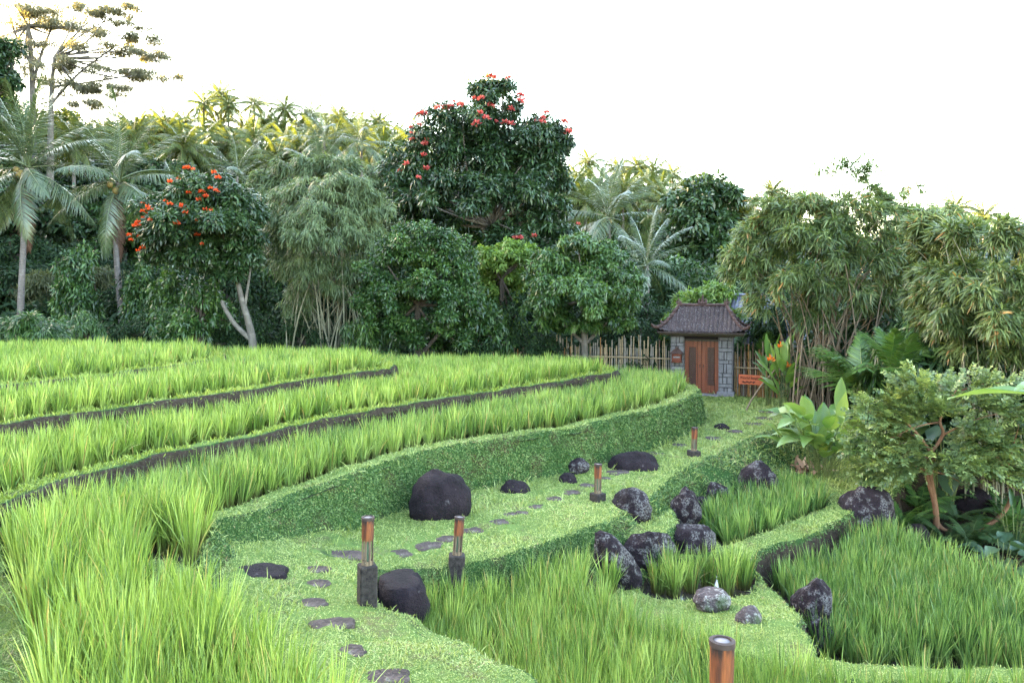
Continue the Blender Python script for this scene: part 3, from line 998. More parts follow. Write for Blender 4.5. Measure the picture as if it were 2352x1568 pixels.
def lantern(label, u, vtop, px, rz, tx, ty, post_h, post_w, dd=None, moss=False):
    d = .143 * F / px if dd is None else dd
    p = Pd(u, vtop, d)
    zf = p[2] - .54
    o = empty('bamboo_lantern', (p[0], p[1], zf), label, 'lantern', 'bamboo lanterns along the path', rz)
    lantern_parts(o)
    o.rotation_euler = (tx, ty, rz)
    g = Geo(); box(g, (0, 0, -post_h / 2), (post_w, post_w, post_h), None, .015)
    R = Matrix.Rotation(0, 3, 'Z')
    g.build('post', LAMP_POST, o, False)
    return o


lantern('nearest bamboo lantern, cut by the lower edge of the photo among rice tips', 1655, 1472, 56, .2, -.02, .03, .6, .22, 4.66)
lantern('bamboo lantern with open slats on a tall dark square post beside a boulder', 844, 1187, 28, .4, 0, .01, .85, .20, 9.15)
lantern('leaning bamboo lantern on a mossy block at the edge of the rice', 1050, 1187, 22, .1, -.03, .07, .45, .23, 11.55)
lantern('bamboo lantern on a grey block at the turf edge above a dark boulder', 1373, 1065, 16.5, .7, .0, .015, .42, .23, 14.9)
lantern('farthest bamboo lantern, on the turf edge towards the wooden gate', 1594, 981, 13.5, .2, 0, .04, .42, .25, 18.6)

# ================================================================ gate house
GC_ = np.array([(1614 - 1176) * 28.5 / F, 28.5, 0.0]); GA = -math.radians(19)


def wood_mat(name, a, b, sc=1.0):
    m = NT(name)
    co_ = m.coord('Object')
    f = m.noise(9 * sc, 5, .6, m.scalev(co_, (3.2, 3.2, .22)))
    c = m.mix(m.rng(f, .3, .7), a, b)
    c = m.mix(m.rng(m.noise(2.5, 4, .6, co_), .5, .75, 0, .5), c, tuple(x * .45 for x in a))
    return m.done(m.pbsdf(c, .5, .35, m.bump(f, .35, .006)))


WOOD_DOOR = wood_mat('red brown door wood', (.19, .042, .017), (.085, .019, .010))
WOOD_CARVE = wood_mat('dark carved wood', (.060, .018, .012), (.026, .009, .008), 3)
WOOD_DARK = wood_mat('dark beam wood', (.020, .013, .012), (.040, .026, .022))
m = NT('grey block stone'); n_ = m.noise(7, 5, .65); f_ = m.noise(45, 3, .6)
STONE_BLK = m.done(m.pbsdf(m.mix(m.rng(f_, .55, .75, 0, .35), m.mix(m.rng(n_, .3, .7), (.105, .096, .108), (.20, .185, .205)), (.02, .02, .02)), .9, .2, m.bump(f_, .4, .01)))
m = NT('dark mortar'); STONE_GAP = m.done(m.pbsdf((.016, .012, .016), .95, .1))
m = NT('terracotta'); n_ = m.noise(14, 4, .6)
TERRA = m.done(m.pbsdf(m.mix(m.rng(n_, .35, .7), (.17, .045, .026), (.060, .020, .016)), .8, .2, m.bump(n_, .5, .01)))


def tile_mat(name, a, b, lich, amt=.5):
    m = NT(name)
    co_ = m.coord('Object')
    n = m.noise(3, 4, .6, co_); f = m.noise(28, 4, .7, co_)
    c = m.mix(m.rng(n, .3, .7), a, b)
    c = m.mix(m.math('MULTIPLY', m.rng(f, .58, .66), amt), c, lich)
    return m.done(m.pbsdf(c, .75, .3, m.bump(f, .5, .01)))


TILE = tile_mat('old clay roof tile', (.020, .012, .014), (.046, .027, .028), (.30, .27, .28), .8)
TILE_RIDGE = tile_mat('ridge tile', (.035, .018, .018), (.075, .034, .030), (.25, .22, .22), .5)
TILE_BLUE = tile_mat('grey blue roof tile', (.085, .085, .135), (.17, .17, .25), (.34, .34, .42), .5)


def hip_roof(g, A, Bd, RA, Hh, z0, pitch=.115, pw=1.45, up=.12, nx=150, nt=34, soff=True):
    """hip roof with hollow curve and rolled tiles; A, Bd half eaves; RA half ridge"""
    def surf(side, s, t):
        # side 0 front,1 back,2 left,3 right
        if side < 2:
            sg = -1 if side == 0 else 1
            xw = A + (RA - A) * t
            x = s * xw; y = sg * Bd * (1 - t)
            roll = x
        else:
            sg = -1 if side == 2 else 1
            y = s * Bd * (1 - t); x = sg * (A + (RA - A) * t)
            roll = y
        z = z0 + Hh * (t ** pw * .9 + t * .1) + up * np.abs(s) ** 7 * (1 - t) ** 2
        row = (t * nt * .42) % 1
        z = z + .050 * np.abs(np.sin(math.pi * roll / pitch)) ** .7 - .022 * row
        return np.stack([x, y, z], -1)
    for side in range(4):
        n = nx if side < 2 else int(nx * Bd / A)
        s, t = np.meshgrid(np.linspace(-1, 1, n), np.linspace(0, 1, nt * 3), indexing='ij')
        v = surf(side, s, t).reshape(-1, 3)
        k = nt * 3
        i, j = np.meshgrid(np.arange(n - 1), np.arange(k - 1), indexing='ij')
        q = np.stack([i * k + j, (i + 1) * k + j, (i + 1) * k + j + 1, i * k + j + 1], -1).reshape(-1, 4)
        g.add(v, q if side in (0, 3) else q[:, ::-1])
    if soff:
        v = np.array([[-A, -Bd, z0 - .03], [A, -Bd, z0 - .03], [A, Bd, z0 - .03], [-A, Bd, z0 - .03]]) * np.array([.985, .985, 1])
        g.add(v, [[3, 2, 1, 0]])
        for a, b in ((0, 1), (1, 2), (2, 3), (3, 0)):
            g.add(np.array([v[a], v[b], v[b] + [0, 0, .05], v[a] + [0, 0, .05]]), [[0, 1, 2, 3]])


def stone_pillar(g, gap, x0, x1, y0, y1, z0, z1, seed):
    r = np.random.default_rng(seed)
    box(gap, ((x0 + x1) / 2, (y0 + y1) / 2, (z0 + z1) / 2), (x1 - x0 - .012, y1 - y0 - .012, z1 - z0))
    def face(u0, u1, put):
        z = z0 + .012; w = u1 - u0; k = 0
        while z < z1 - .05:
            hh = min((.13, .26, .15, .30, .13, .27)[(k + seed) % 6] * r.uniform(.9, 1.1), z1 - z)
            if z1 - z - hh < .08: hh = z1 - z
            nb = [1, 3, 2, 3, 2, 3][(k + seed) % 6]
            cut = np.sort(r.uniform(.25, .75, nb - 1)) if nb == 2 else (np.array([r.uniform(.2, .42), r.uniform(.52, .72)]) if nb == 3 else np.array([]))
            ed = np.concatenate([[0], cut, [1]])
            for a, b in zip(ed[:-1], ed[1:]):
                put(u0 + a * w + .010, u0 + b * w - .010, z + .009, z + hh - .009)
            z += hh; k += 1
    face(x0, x1, lambda a, b, c, d: box(g, ((a + b) / 2, y0 - .008, (c + d) / 2), (b - a, .04, d - c), None, .008))
    face(y0 + .01, y1, lambda a, b, c, d: box(g, (x1 + .008, (a + b) / 2, (c + d) / 2), (.04, b - a, d - c), None, .008))
    face(y0 + .01, y1, lambda a, b, c, d: box(g, (x0 - .008, (a + b) / 2, (c + d) / 2), (.04, b - a, d - c), None, .008))


gate = empty('gate_house', tuple(GC_), 'small stone gate house with a tiled hip roof and red brown double door', 'gate', None, GA)
for x0, x1, sd in ((-1.06, -.64, 2), (.60, 1.04, 5)):
    g, gg = Geo(), Geo()
    stone_pillar(g, gg, x0, x1, -.35, .35, .02, 2.08, sd)
    pl = g.build('pillar', STONE_BLK, gate, False)
    gg.build('mortar', STONE_GAP, pl, False)
    g = Geo(); box(g, ((x0 + x1) / 2, -.01, .06), (x1 - x0 + .16, .86, .22), None, .02); g.build('pillar_base', STONE_BLK, pl, False)
for sg, lab in ((-1, None), (1, None)):
    g = Geo()
    xc_ = sg * .302 - .02
    for k in range(4):
        box(g, (xc_ - .225 + .15 * k, -.12, 1.0), (.146, .05, 1.90), None, .006)
    dr = g.build('door', WOOD_DOOR, gate, False)
    g = Geo(); box(g, (xc_ + .02 * sg, -.150, 1.02), (.24, .02, 1.34), None, .008)
    r = np.random.default_rng(8)
    for kz in range(14):
        for kx in range(2):
            box(g, (xc_ + .02 * sg - .055 + .11 * kx, -.163, .42 + kz * .092), (.085, .018, .07), rotz(0), .006)
    g.build('carved_panel', WOOD_CARVE, dr, False)
    g = Geo(); tube(g, bez(np.array([xc_ - sg * .24, -.15, .98]), np.array([xc_ - sg * .24, -.22, 1.02]), np.array([xc_ - sg * .24, -.15, 1.06]), 8), .012, 6)
    g.build('handle', WOOD_DARK, dr)
g = Geo()
box(g, (-.02, 0, 2.02), (1.22, .5, .14), None, .01); box(g, (-.02, -.16, 1.93), (1.23, .12, .05), None, .006)
box(g, (-.63, -.1, 1.0), (.035, .14, 2.0), None, .005); box(g, (.59, -.1, 1.0), (.035, .14, 2.0), None, .005)
g.build('door_frame', WOOD_DARK, gate, False)
g = Geo(); box(g, (-.02, -.18, .02), (1.26, .75, .09), None, .015); g.build('doorstep', STONE_BLK, gate, False)
g = Geo(); box(g, (-.02, -.36, 2.06), (1.16, .08, .12), None, .02); g.build('stone_lintel', STONE_GAP, gate, False)
g = Geo(); box(g, (0, 0, 2.16), (2.3, .95, .14), None, .01); box(g, (0, -.62, 2.18), (2.9, .08, .09), None, .01); box(g, (0, .62, 2.18), (2.9, .08, .09), None, .01)
g.build('roof_beam', WOOD_DARK, gate, False)
g = Geo(); hip_roof(g, 1.50, .98, .82, .92, 2.26, .150)
rf = g.build('roof', TILE, gate)
g = Geo()
tube(g, [(-.86, 0, 3.20), (-.3, 0, 3.19), (.3, 0, 3.19), (.86, 0, 3.20)], .055, 8)
for sx in (-1, 1):
    for sy in (-1, 1):
        t = np.linspace(1, 0, 9)
        x = sx * (1.5 + (.82 - 1.5) * t); y = sy * .98 * (1 - t)
        z = 2.26 + .92 * (t ** 1.45 * .9 + t * .1) + .12 * (1 - t) ** 2 + .035
        pt = np.stack([x, y, z], 1)
        pt = np.concatenate([pt, [[sx * 1.60, sy * 1.06, 2.46], [sx * 1.66, sy * 1.11, 2.55]]])
        tube(g, pt, np.concatenate([np.full(9, .055), [.06, .03]]), 8)
        for k in range(7):
            c_ = pt[2 + k] + np.array([0, 0, .05]); box(g, c_, (.10, .10, .05), rotz(sx * sy * .6), .012)
g.build('roof_ridge', TILE_RIDGE, rf)
for x, s_ in ((0, 1.0), (-.84, .62), (.84, .62)):
    g = Geo()
    box(g, (x, 0, 3.25), (.20 * s_, .12, .10), None, .02)
    for k, (dx, hh) in enumerate(((-.10, .16), (0, .30), (.10, .16))):
        tube(g, bez(np.array([x + dx * s_, 0, 3.26]), np.array([x + dx * 1.5 * s_, 0, 3.26 + hh * .5 * s_]), np.array([x + dx * .9 * s_, 0, 3.26 + hh * s_]), 6), np.linspace(.06, .018, 6) * s_ * 1.1, 7)
    g.build('finial', TILE_RIDGE, rf)

# terracotta offering box hung on the pillar
ob = empty('letter_box', tuple(GC_ + rotz(GA) @ np.array([-.85, -.50, 1.33])), 'terracotta letter box hung on the left stone pillar of the gate', 'letter box', None, GA)
g = Geo(); box(g, (0, 0, 0), (.34, .16, .26), None, .02); box(g, (0, -.02, -.15), (.38, .20, .04), None, .01)
g.build('body', TERRA, ob, False)
g = Geo()
v = np.array([[-.24, -.13, .14], [.24, -.13, .14], [.24, .10, .14], [-.24, .10, .14], [-.10, 0, .30], [.10, 0, .30]])
g.add(v, [[0, 1, 5, 4], [2, 3, 4, 5]]); g.addtri(v, [[1, 2, 5], [3, 0, 4]]); g.add(v, [[3, 2, 1, 0]])
box(g, (0, -.01, .33), (.12, .08, .10), None, .02)
g.build('lid', TILE_RIDGE, ob, False)
g = Geo(); box(g, (0, -.092, .02), (.24, .02, .05), None, .004); g.build('slot', STONE_BLK, ob, False)

# ================================================================ bamboo fences and sign
def bam_mat(name, a, b):
    m = NT(name)
    co_ = m.coord('Object')
    f = m.noise(14, 4, .6, m.scalev(co_, (2, 2, .3)))
    c = m.mix(m.rng(f, .3, .7), a, b)
    sep = m.n('ShaderNodeSeparateXYZ'); m.l(co_, sep.inputs[0])
    w = m.math('ABSOLUTE', m.math('SUBTRACT', m.math('FRACT', m.math('MULTIPLY', sep.outputs[2], 3.1)), .5))
    c = m.mix(m.rng(w, .45, .48, 0, .7), c, tuple(x * .3 for x in b))
    return m.done(m.pbsdf(c, .5, .35))


BAM = [bam_mat('bamboo straw', (.30, .215, .135), (.16, .11, .075)), bam_mat('bamboo grey', (.20, .17, .15), (.10, .085, .078)),
       bam_mat('bamboo orange', (.30, .14, .050), (.14, .060, .024)), bam_mat('bamboo brown', (.10, .055, .035), (.05, .03, .024))]


def fence(label, start, length, dirv, n, hfun, mats, rails, seed, gz):
    r = np.random.default_rng(seed)
    o = empty('bamboo_fence', tuple(start), label, 'fence')
    dv = np.array([*dirv, 0.]); nv = np.array([-dirv[1], dirv[0], 0])
    for k in range(n):
        t = (k + r.uniform(-.25, .25)) / n * length
        h = hfun(t / length, r)
        b = dv * t + nv * r.uniform(-.02, .02); b[2] = gz(start[0] + b[0], start[1] + b[1]) - start[2] - .1
        tip = b + np.array([r.normal(0, .02), r.normal(0, .02), h + .1])
        rad = r.uniform(.020, .033)
        g = Geo(); tube(g, [b, (b + tip) / 2 + np.array([r.normal(0, .006), 0, 0]), tip], [rad, rad * .97, rad * .9], 8)
        g.build('stake', BAM[r.choice(len(BAM), p=mats)], o)
    for zr, side in rails:
        a = nv * side * .06 + np.array([0, 0, zr]); b = dv * length + nv * side * .06 + np.array([0, 0, zr - .02])
        a[2] += gz(*start[:2]) - start[2]; b[2] += gz(start[0] + b[0], start[1] + b[1]) - start[2]
        g = Geo(); tube(g, [a, a * .6 + b * .4 + np.array([0, 0, .02]), b], .026, 8); g.build('rail', BAM[0], o)
    return o


fdir = np.array([math.cos(GA), math.sin(GA)])
gl = GC_ + rotz(GA) @ np.array([-1.08, .1, 0])
g0 = lambda x, y: 0.0
fence('weathered straw coloured bamboo fence left of the stone gate, behind the rice', (gl[0], gl[1], 0), 4.4, -fdir, 64,
      lambda t, r: (1.62 if r.uniform() < .55 else 1.95) + r.uniform(-.12, .12), (.45, .40, .12, .03), ((1.22, 1), ), 3, g0)
gl2 = gl + np.array([*(-fdir * 4.45), 0])
fence('darker low bamboo fence half lost in the undergrowth beyond the straw coloured one', (gl2[0], gl2[1], -.1), 5.2, np.array([-.97, .03]), 46,
      lambda t, r: 1.55 + r.uniform(-.25, .25) + (.3 if r.uniform() < .2 else 0), (.1, .3, .2, .4), ((1.15, 1), ), 4, lambda x, y: -.1)
gr_ = GC_ + rotz(GA) @ np.array([1.10, .0, 0])
fence('brown and orange bamboo fence right of the stone gate, carrying the red sign', (gr_[0], gr_[1], 0), 2.75, np.array([math.cos(GA - .15), math.sin(GA - .15)]), 54,
      lambda t, r: (1.85 if r.uniform() < .5 else 1.55) - .15 * t + r.uniform(-.15, .15), (.2, .12, .38, .30), ((1.0, -1), ), 5, g0)

m = NT('red sign board'); n_ = m.noise(6, 4, .6, m.scalev(m.coord(), (1, 1, 6)))
SIGN = m.done(m.pbsdf(m.mix(m.rng(n_, .3, .7), (.40, .085, .035), (.30, .060, .028)), .6, .3))
m = NT('dark sign paint'); SIGN_TXT = m.done(m.pbsdf((.035, .010, .010), .7, .2))
sa = GA - .15
ps = Pd(1724, 872, 27.0)
sg_ = empty('sign', tuple(ps), 'red wooden sign with dark lettering and arrow on the bamboo fence', 'sign', None, sa)
g = Geo(); box(g, (0, 0, 0), (.80, .025, .33), None, .006); g.build('board', SIGN, sg_, False)


def lettering(body, size, width):
    cu = bpy.data.curves.new('lettering', 'FONT'); cu.body = body; cu.size = size; cu.extrude = .003; cu.align_x = 'CENTER'; cu.align_y = 'CENTER'
    t = bpy.data.objects.new('lettering', cu); COL.objects.link(t)
    bpy.context.view_layer.update()
    me = bpy.data.meshes.new_from_object(t.evaluated_get(bpy.context.evaluated_depsgraph_get()))
    bpy.data.objects.remove(t)
    xs = [v.co.x for v in me.vertices]; s = width / (max(xs) - min(xs))
    for v in me.vertices: v.co.x *= s
    me.materials.clear(); me.materials.append(SIGN_TXT)
    return me


lt = link('lettering', lettering('Waterfall Bungalow', .135, .72), sg_, (0, -.017, .06)); lt.rotation_euler = (math.pi / 2, 0, 0)
g = Geo()
tube(g, [(-.28 + .04 * k, -.016, -.075 + .022 * math.sin(k * 1.9)) for k in range(11)], .012, 6)
tube(g, [(-.26 + .04 * k, -.016, -.095 + .016 * math.cos(k * 1.7)) for k in range(8)], .010, 6)
tube(g, [(.09, -.016, -.045), (.16, -.016, -.075), (.09, -.016, -.11)], .010, 6)
g.build('arrow', SIGN_TXT, sg_)

# house beyond the gate
hs = empty('house', (9.3, 31.0, 0), 'house with a grey blue tiled roof half hidden behind the gate', 'house', None, -.5)
g = Geo(); box(g, (0, 0, 1.0), (2.8, 2.2, 2.2), None, .02); g.build('wall', STONE_BLK, hs, False)
g = Geo(); hip_roof(g, 2.0, 1.75, .55, 1.75, 1.72, .14, 1.1, .05, 120, 26); hr = g.build('roof', TILE_BLUE, hs)
g = Geo(); tube(g, [(-.6, 0, 3.48), (.6, 0, 3.48)], .07, 8); g.build('ridge', TILE_BLUE, hr)
# ================================================================ turf and creeping leaves on path, banks and bunds
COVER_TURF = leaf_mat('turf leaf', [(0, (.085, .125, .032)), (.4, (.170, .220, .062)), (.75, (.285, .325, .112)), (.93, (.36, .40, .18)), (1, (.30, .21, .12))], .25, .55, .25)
COVER_BANK = leaf_mat('shade darkened bank creeper leaf', [(0, (.028, .058, .016)), (.5, (.068, .122, .034)), (.88, (.150, .205, .072)), (1, (.17, .12, .06))], .2, .55, .3)  # greens darkened so the banks look backlit
COVER_BUND = leaf_mat('bund grass leaf', [(0, (.075, .115, .020)), (.5, (.165, .225, .045)), (1, (.29, .32, .09))], .3, .55, .25)


def scatter(mask, dens, d0, pw, rng, dmin=3.5, dmax=40):
    """random points on terrain faces; density falls with distance"""
    f = np.nonzero(mask)[0]
    V = GV.reshape(-1, 3)[GQ[f]]
    c = V.mean(1)
    d = np.hypot(c[:, 0], c[:, 1])
    k = (d > dmin) & (d < dmax) & (np.abs(c[:, 0]) < c[:, 1] * .70 + .8)
    f, V, c, d = f[k], V[k], c[k], d[k]
    n = np.cross(V[:, 2] - V[:, 0], V[:, 3] - V[:, 1]); ar = np.linalg.norm(n, axis=1) / 2; n = nrm(n)
    n = np.where(n[:, 2:3] < 0, -n, n)
    lam = dens * ar * np.minimum(1, (d0 / d)) ** pw
    lam = lam * np.clip(1.05 - 1.1 * np.clip(fbm(c * np.array([1.5, 1.5, .5]) + 9.1, 3) - .25, 0, 1), .12, 1)
    cnt = rng.poisson(lam)
    idx = np.repeat(np.arange(len(f)), cnt)
    a = rng.uniform(0, 1, len(idx))[:, None]; b = rng.uniform(0, 1, len(idx))[:, None]
    Vv = V[idx]
    p = (1 - a) * ((1 - b) * Vv[:, 0] + b * Vv[:, 3]) + a * ((1 - b) * Vv[:, 1] + b * Vv[:, 2])
    return p, n[idx], d[idx]


def leaflets(g, p, n, d, L, Wd, rng, up=.5, droop=0.0, tb=0.0, K=3):
    m = len(p)
    r = nrm(rng.normal(0, 1, (m, 3)))
    tan = nrm(r - n * (r * n).sum(1, keepdims=True))
    D = nrm(tan * .8 + n * rng.uniform(.1, up * 2, m)[:, None] + np.array([0, 0, -droop]))
    S = nrm(np.cross(D, n + .5 * nrm(rng.normal(0, 1, (m, 3)))))
    sc = np.maximum(1, d / 9) ** .75
    patch = .18 * fbm(p * .9, 3) + .16 * vnoise(p * 6) + tb
    tint = np.clip(rng.beta(2.6, 3.0, m) + patch, 0, 1)
    B = -n * .25
    strip(g, p - n * .004, D, B, S, L * sc * np.clip(rng.lognormal(0, .42, m), .4, 2.4), Wd * sc, [0, .5, 1], [.35, 1, .12], tint=tint)


def off_stones(p):
    k = np.ones(len(p), bool)
    for x, y, a, b in STONE_AT: k &= ((p[:, 0] - x) / a) ** 2 + ((p[:, 1] - y) / b) ** 2 > .62 + .45 * vnoise(p * 14)
    return k


rc = np.random.default_rng(5)
fR = GR.ravel()[GQ].max(1)
fN = np.cross(GV.reshape(-1, 3)[GQ[:, 2]] - GV.reshape(-1, 3)[GQ[:, 0]], GV.reshape(-1, 3)[GQ[:, 3]] - GV.reshape(-1, 3)[GQ[:, 1]])
fNz = np.abs(nrm(fN)[:, 2])
flat = (fC > .85) & (fP < .5) & (fR <= 1)
g = Geo()
p, n, d = scatter(flat & (fNz > .78), 7500, 8.5, 1.45, rc)
ok = off_stones(p); p, n, d = p[ok], n[ok], d[ok]
leaflets(g, p, n, d, .020, .0055, rc, .45)
p, n, d = scatter(flat & (fNz > .78), 300, 8.5, 1.2, rc)
ok = off_stones(p); p, n, d = p[ok], n[ok], d[ok]
leaflets(g, p, n, d, .050, .0035, rc, 1.3)
# longer ragged grass along the rounded edges and in loose patches
p, n, d = scatter((fC > .45) & (fP < .5) & (fNz > .55) & (fNz < .93) & (fR <= 1), 420, 9, 1.2, rc)
leaflets(g, p, n, d, .075, .0045, rc, .9, .25)
p, n, d = scatter(flat & (fNz > .78), 420, 8.5, 1.2, rc)
ok = off_stones(p) & (fbm(p * np.array([1.2, 1.2, .3]) + 3.1, 3) + .5 * vnoise(p * 5) > .55); p, n, d = p[ok], n[ok], d[ok]
leaflets(g, p, n, d, .085, .0048, rc, 1.3)
tag(g.build('turf', COVER_TURF), 'low mown turf covering the path and the tops of the banks', 'grass', None, 'stuff')
g = Geo()
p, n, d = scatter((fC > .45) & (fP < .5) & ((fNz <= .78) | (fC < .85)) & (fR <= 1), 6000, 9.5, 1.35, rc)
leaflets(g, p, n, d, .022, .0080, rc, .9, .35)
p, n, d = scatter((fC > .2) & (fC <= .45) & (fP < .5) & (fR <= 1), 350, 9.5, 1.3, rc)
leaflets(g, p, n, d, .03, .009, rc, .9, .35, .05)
tag(g.build('creeping_plants', COVER_BANK), 'small leaved green creeper, darkened to imitate shade, clothing the steep banks beside the path', 'ground cover', None, 'stuff')
g = Geo()
p, n, d = scatter((fC > .75) & (fP < .5) & (fR > 1), 1900, 11, 1.3, rc)
leaflets(g, p, n, d, .055, .0060, rc, 1.3)
p, n, d = scatter((fC < .3) & (fP < .5) & (fR > 1), 130, 11, 1.2, rc)
leaflets(g, p, n, d, .04, .007, rc, .9, .5, -.3)
tag(g.build('bund_grass', COVER_BUND), 'short yellowish grass along the narrow bunds between the upper terraces', 'grass', None, 'stuff')
# ================================================================ vegetation
LEAF_DARK = leaf_mat('dark broad leaf', [(0, (.006, .017, .008)), (.5, (.016, .040, .014)), (1, (.046, .085, .028))], .2, .36, .45)
LEAF_MID = leaf_mat('mid green leaf', [(0, (.009, .027, .009)), (.5, (.028, .070, .018)), (1, (.085, .150, .038))], .22, .36, .45)
LEAF_SHADE = leaf_mat('shade painted understorey leaf', [(0, (.006, .016, .008)), (.5, (.014, .034, .013)), (1, (.038, .066, .024))], .15, .6, .15)  # forest-foot shade put into the leaf colour
LEAF_LIGHT = leaf_mat('light green leaf', [(0, (.045, .095, .020)), (.5, (.095, .165, .036)), (1, (.17, .24, .06))], .35, .45, .35)
LEAF_YELLOW = leaf_mat('yellow green leaf', [(0, (.032, .044, .011)), (.5, (.070, .078, .017)), (1, (.13, .12, .026))], .4, .45, .3)
LEAF_ALB = leaf_mat('feathery grey green leaf', [(0, (.045, .055, .030)), (.5, (.085, .10, .055)), (1, (.13, .14, .07))], .4, .5, .3)
LEAF_BAMG = leaf_mat('grey green bamboo leaf', [(0, (.036, .058, .026)), (.5, (.080, .118, .052)), (1, (.150, .190, .090))], .3, .45, .4)
LEAF_BAMW = leaf_mat('warm green bamboo leaf', [(0, (.022, .042, .014)), (.45, (.080, .120, .040)), (.90, (.180, .220, .085)), (.95, (.26, .15, .060)), (1, (.32, .17, .075))], .3, .42, .42)
LEAF_PALM = leaf_mat('coconut frond', [(0, (.018, .032, .015)), (.5, (.045, .068, .032)), (1, (.110, .140, .068))], .22, .28, .6)
LEAF_PALMD = leaf_mat('dead palm frond', [(0, (.060, .030, .026)), (1, (.15, .085, .065))], .1, .7, .2)
LEAF_ARECA = leaf_mat('glossy palm leaf', [(0, (.025, .065, .018)), (.5, (.055, .120, .030)), (1, (.12, .20, .05))], .25, .3, .5)
LEAF_BIG = leaf_mat('large paddle leaf', [(0, (.045, .105, .030)), (.5, (.105, .190, .052)), (.8, (.19, .27, .10)), (1, (.33, .37, .17))], .4, .33, .5)
LEAF_TARO = leaf_mat('dull blue green leaf', [(0, (.014, .034, .020)), (.6, (.034, .070, .040)), (1, (.07, .11, .06))], .25, .4, .45)
LEAF_FERN = leaf_mat('fern leaf', [(0, (.020, .055, .016)), (.5, (.045, .105, .026)), (1, (.12, .20, .05))], .3, .5, .3)
LEAF_DRY = leaf_mat('dry leaf', [(0, (.13, .060, .038)), (.6, (.26, .15, .105)), (1, (.40, .28, .21))], .1, .8, .2)
FLOWER = leaf_mat('scarlet petal', [(0, (.42, .035, .014)), (1, (.70, .11, .035))], .35, .5, .3)
FLOWER_PINK = leaf_mat('crimson petal', [(0, (.38, .035, .055)), (1, (.58, .15, .15))], .35, .5, .3)
FLOWER_OR = leaf_mat('orange petal', [(0, (.45, .10, .020)), (1, (.70, .22, .05))], .3, .5, .3)
BARK_PALE = bark_mat('pale bark', (.060, .050, .045), (.125, .108, .098))
BARK_DARK = bark_mat('dark bark', (.022, .017, .015), (.055, .043, .038))
BARK_PALM = bark_mat('ringed palm bark', (.085, .068, .064), (.17, .145, .14), 14, (.3, .3, 2.2))
BARK_RED = bark_mat('red brown bark', (.115, .052, .032), (.22, .115, .075))
CULM = bark_mat('bamboo culm', (.085, .085, .055), (.17, .155, .11), 12, (1, 1, .3), .5)
CULM_BR = bark_mat('brown bamboo culm', (.085, .058, .042), (.19, .135, .095), 12, (1, 1, .3), .6)
STEM_GR = bark_mat('green stem', (.050, .075, .022), (.11, .13, .05), 12, (1, 1, .3), .5)
COCO = bark_mat('coconut husk', (.10, .065, .022), (.17, .125, .045), 8, (1, 1, 1), .5)


def leafcloud(g, C, R, n, L, Wd, rng, droop=.3, rnd=.8, inner=.5, tvar=.12, toff=0.0, K=3, ws=None, bend=.2, upn=.5):
    C = np.asarray(C); R = np.asarray(R)
    w = R.mean(1) ** 2; cnt = rng.multinomial(n, w / w.sum())
    ix = np.repeat(np.arange(len(C)), cnt)
    dr = nrm(rng.normal(0, 1, (n, 3)) + np.array([0, 0, .25]))
    rho = inner + (1 - inner) * rng.uniform(0, 1, n) ** .6
    p = C[ix] + dr * R[ix] * rho[:, None]
    D = nrm(dr * .55 + rng.normal(0, rnd / 1.7, (n, 3)) + np.array([0, 0, -droop]))
    N = nrm(dr * .5 + np.array([0, 0, upn]) + rng.normal(0, .35, (n, 3)))
    S = nrm(np.cross(D, N))
    tc = rng.normal(0, tvar, len(C))
    tint = np.clip(rng.beta(2.2, 2.6, n) + tc[ix] + toff, 0, 1)
    B = np.zeros((n, 3)); B[:, 2] = -bend
    ts = np.linspace(0, 1, K)
    ws = [.12, 1, .1] if ws is None else ws
    strip(g, p, D, B, S, L * rng.uniform(.65, 1.35, n), Wd * .5 * rng.uniform(.75, 1.25, n), ts, ws, tint=tint)


def ell_clumps(ells, d, rng, per=26, cr=.34, shell=.62, flat=.72, low=-.75):
    C, R = [], []
    for e in ells:
        u, v, rx, ry = e[:4]; dd = d + (e[4] if len(e) > 4 else 0)
        c = Pd(u, v, dd); r = np.array([rx, rx * .85, ry]) * dd / F
        k = max(3, int(per * (e[5] if len(e) > 5 else 1)))
        for _ in range(k):
            q = nrm(rng.normal(0, 1, 3))
            if q[2] < low: q[2] *= -.5
            C.append(c + q * r * (shell + (1 - shell) * rng.uniform()))
            s = cr * (r[0] * r[2]) ** .5 * rng.uniform(.65, 1.3)
            R.append([s, s, s * flat])
    return np.array(C), np.array(R)


def limbs(g, start, C, rng, k, r0, n=9, sag=.15):
    idx = rng.choice(len(C), min(k, len(C)), replace=False)
    for i in idx:
        m = (start + C[i]) / 2 + rng.normal(0, .12, 3) * np.linalg.norm(C[i] - start) + np.array([0, 0, -sag * np.linalg.norm(C[i] - start) * .3])
        tube(g, bez(start, m, C[i], n), np.linspace(r0, r0 * .18, n), 6)


def blossom_mesh(name, mat, s, seed):
    g = Geo(); r = np.random.default_rng(seed)
    n = 34; dr = nrm(r.normal(0, 1, (n, 3)) * np.array([1.3, 1.3, .6]) + np.array([0, 0, .5]))
    p = dr * s * .35 * r.uniform(.3, 1, (n, 1))
    N = nrm(r.normal(0, 1, (n, 3))); S = nrm(np.cross(dr, N))
    strip(g, p, dr, np.tile([0, 0, .2], (n, 1)), S, s * .5 * r.uniform(.6, 1.2, n), s * .13, [0, .6, 1], [.4, 1, .3], tint=r.uniform(0, 1, n))
    return g.mesh(name, mat)


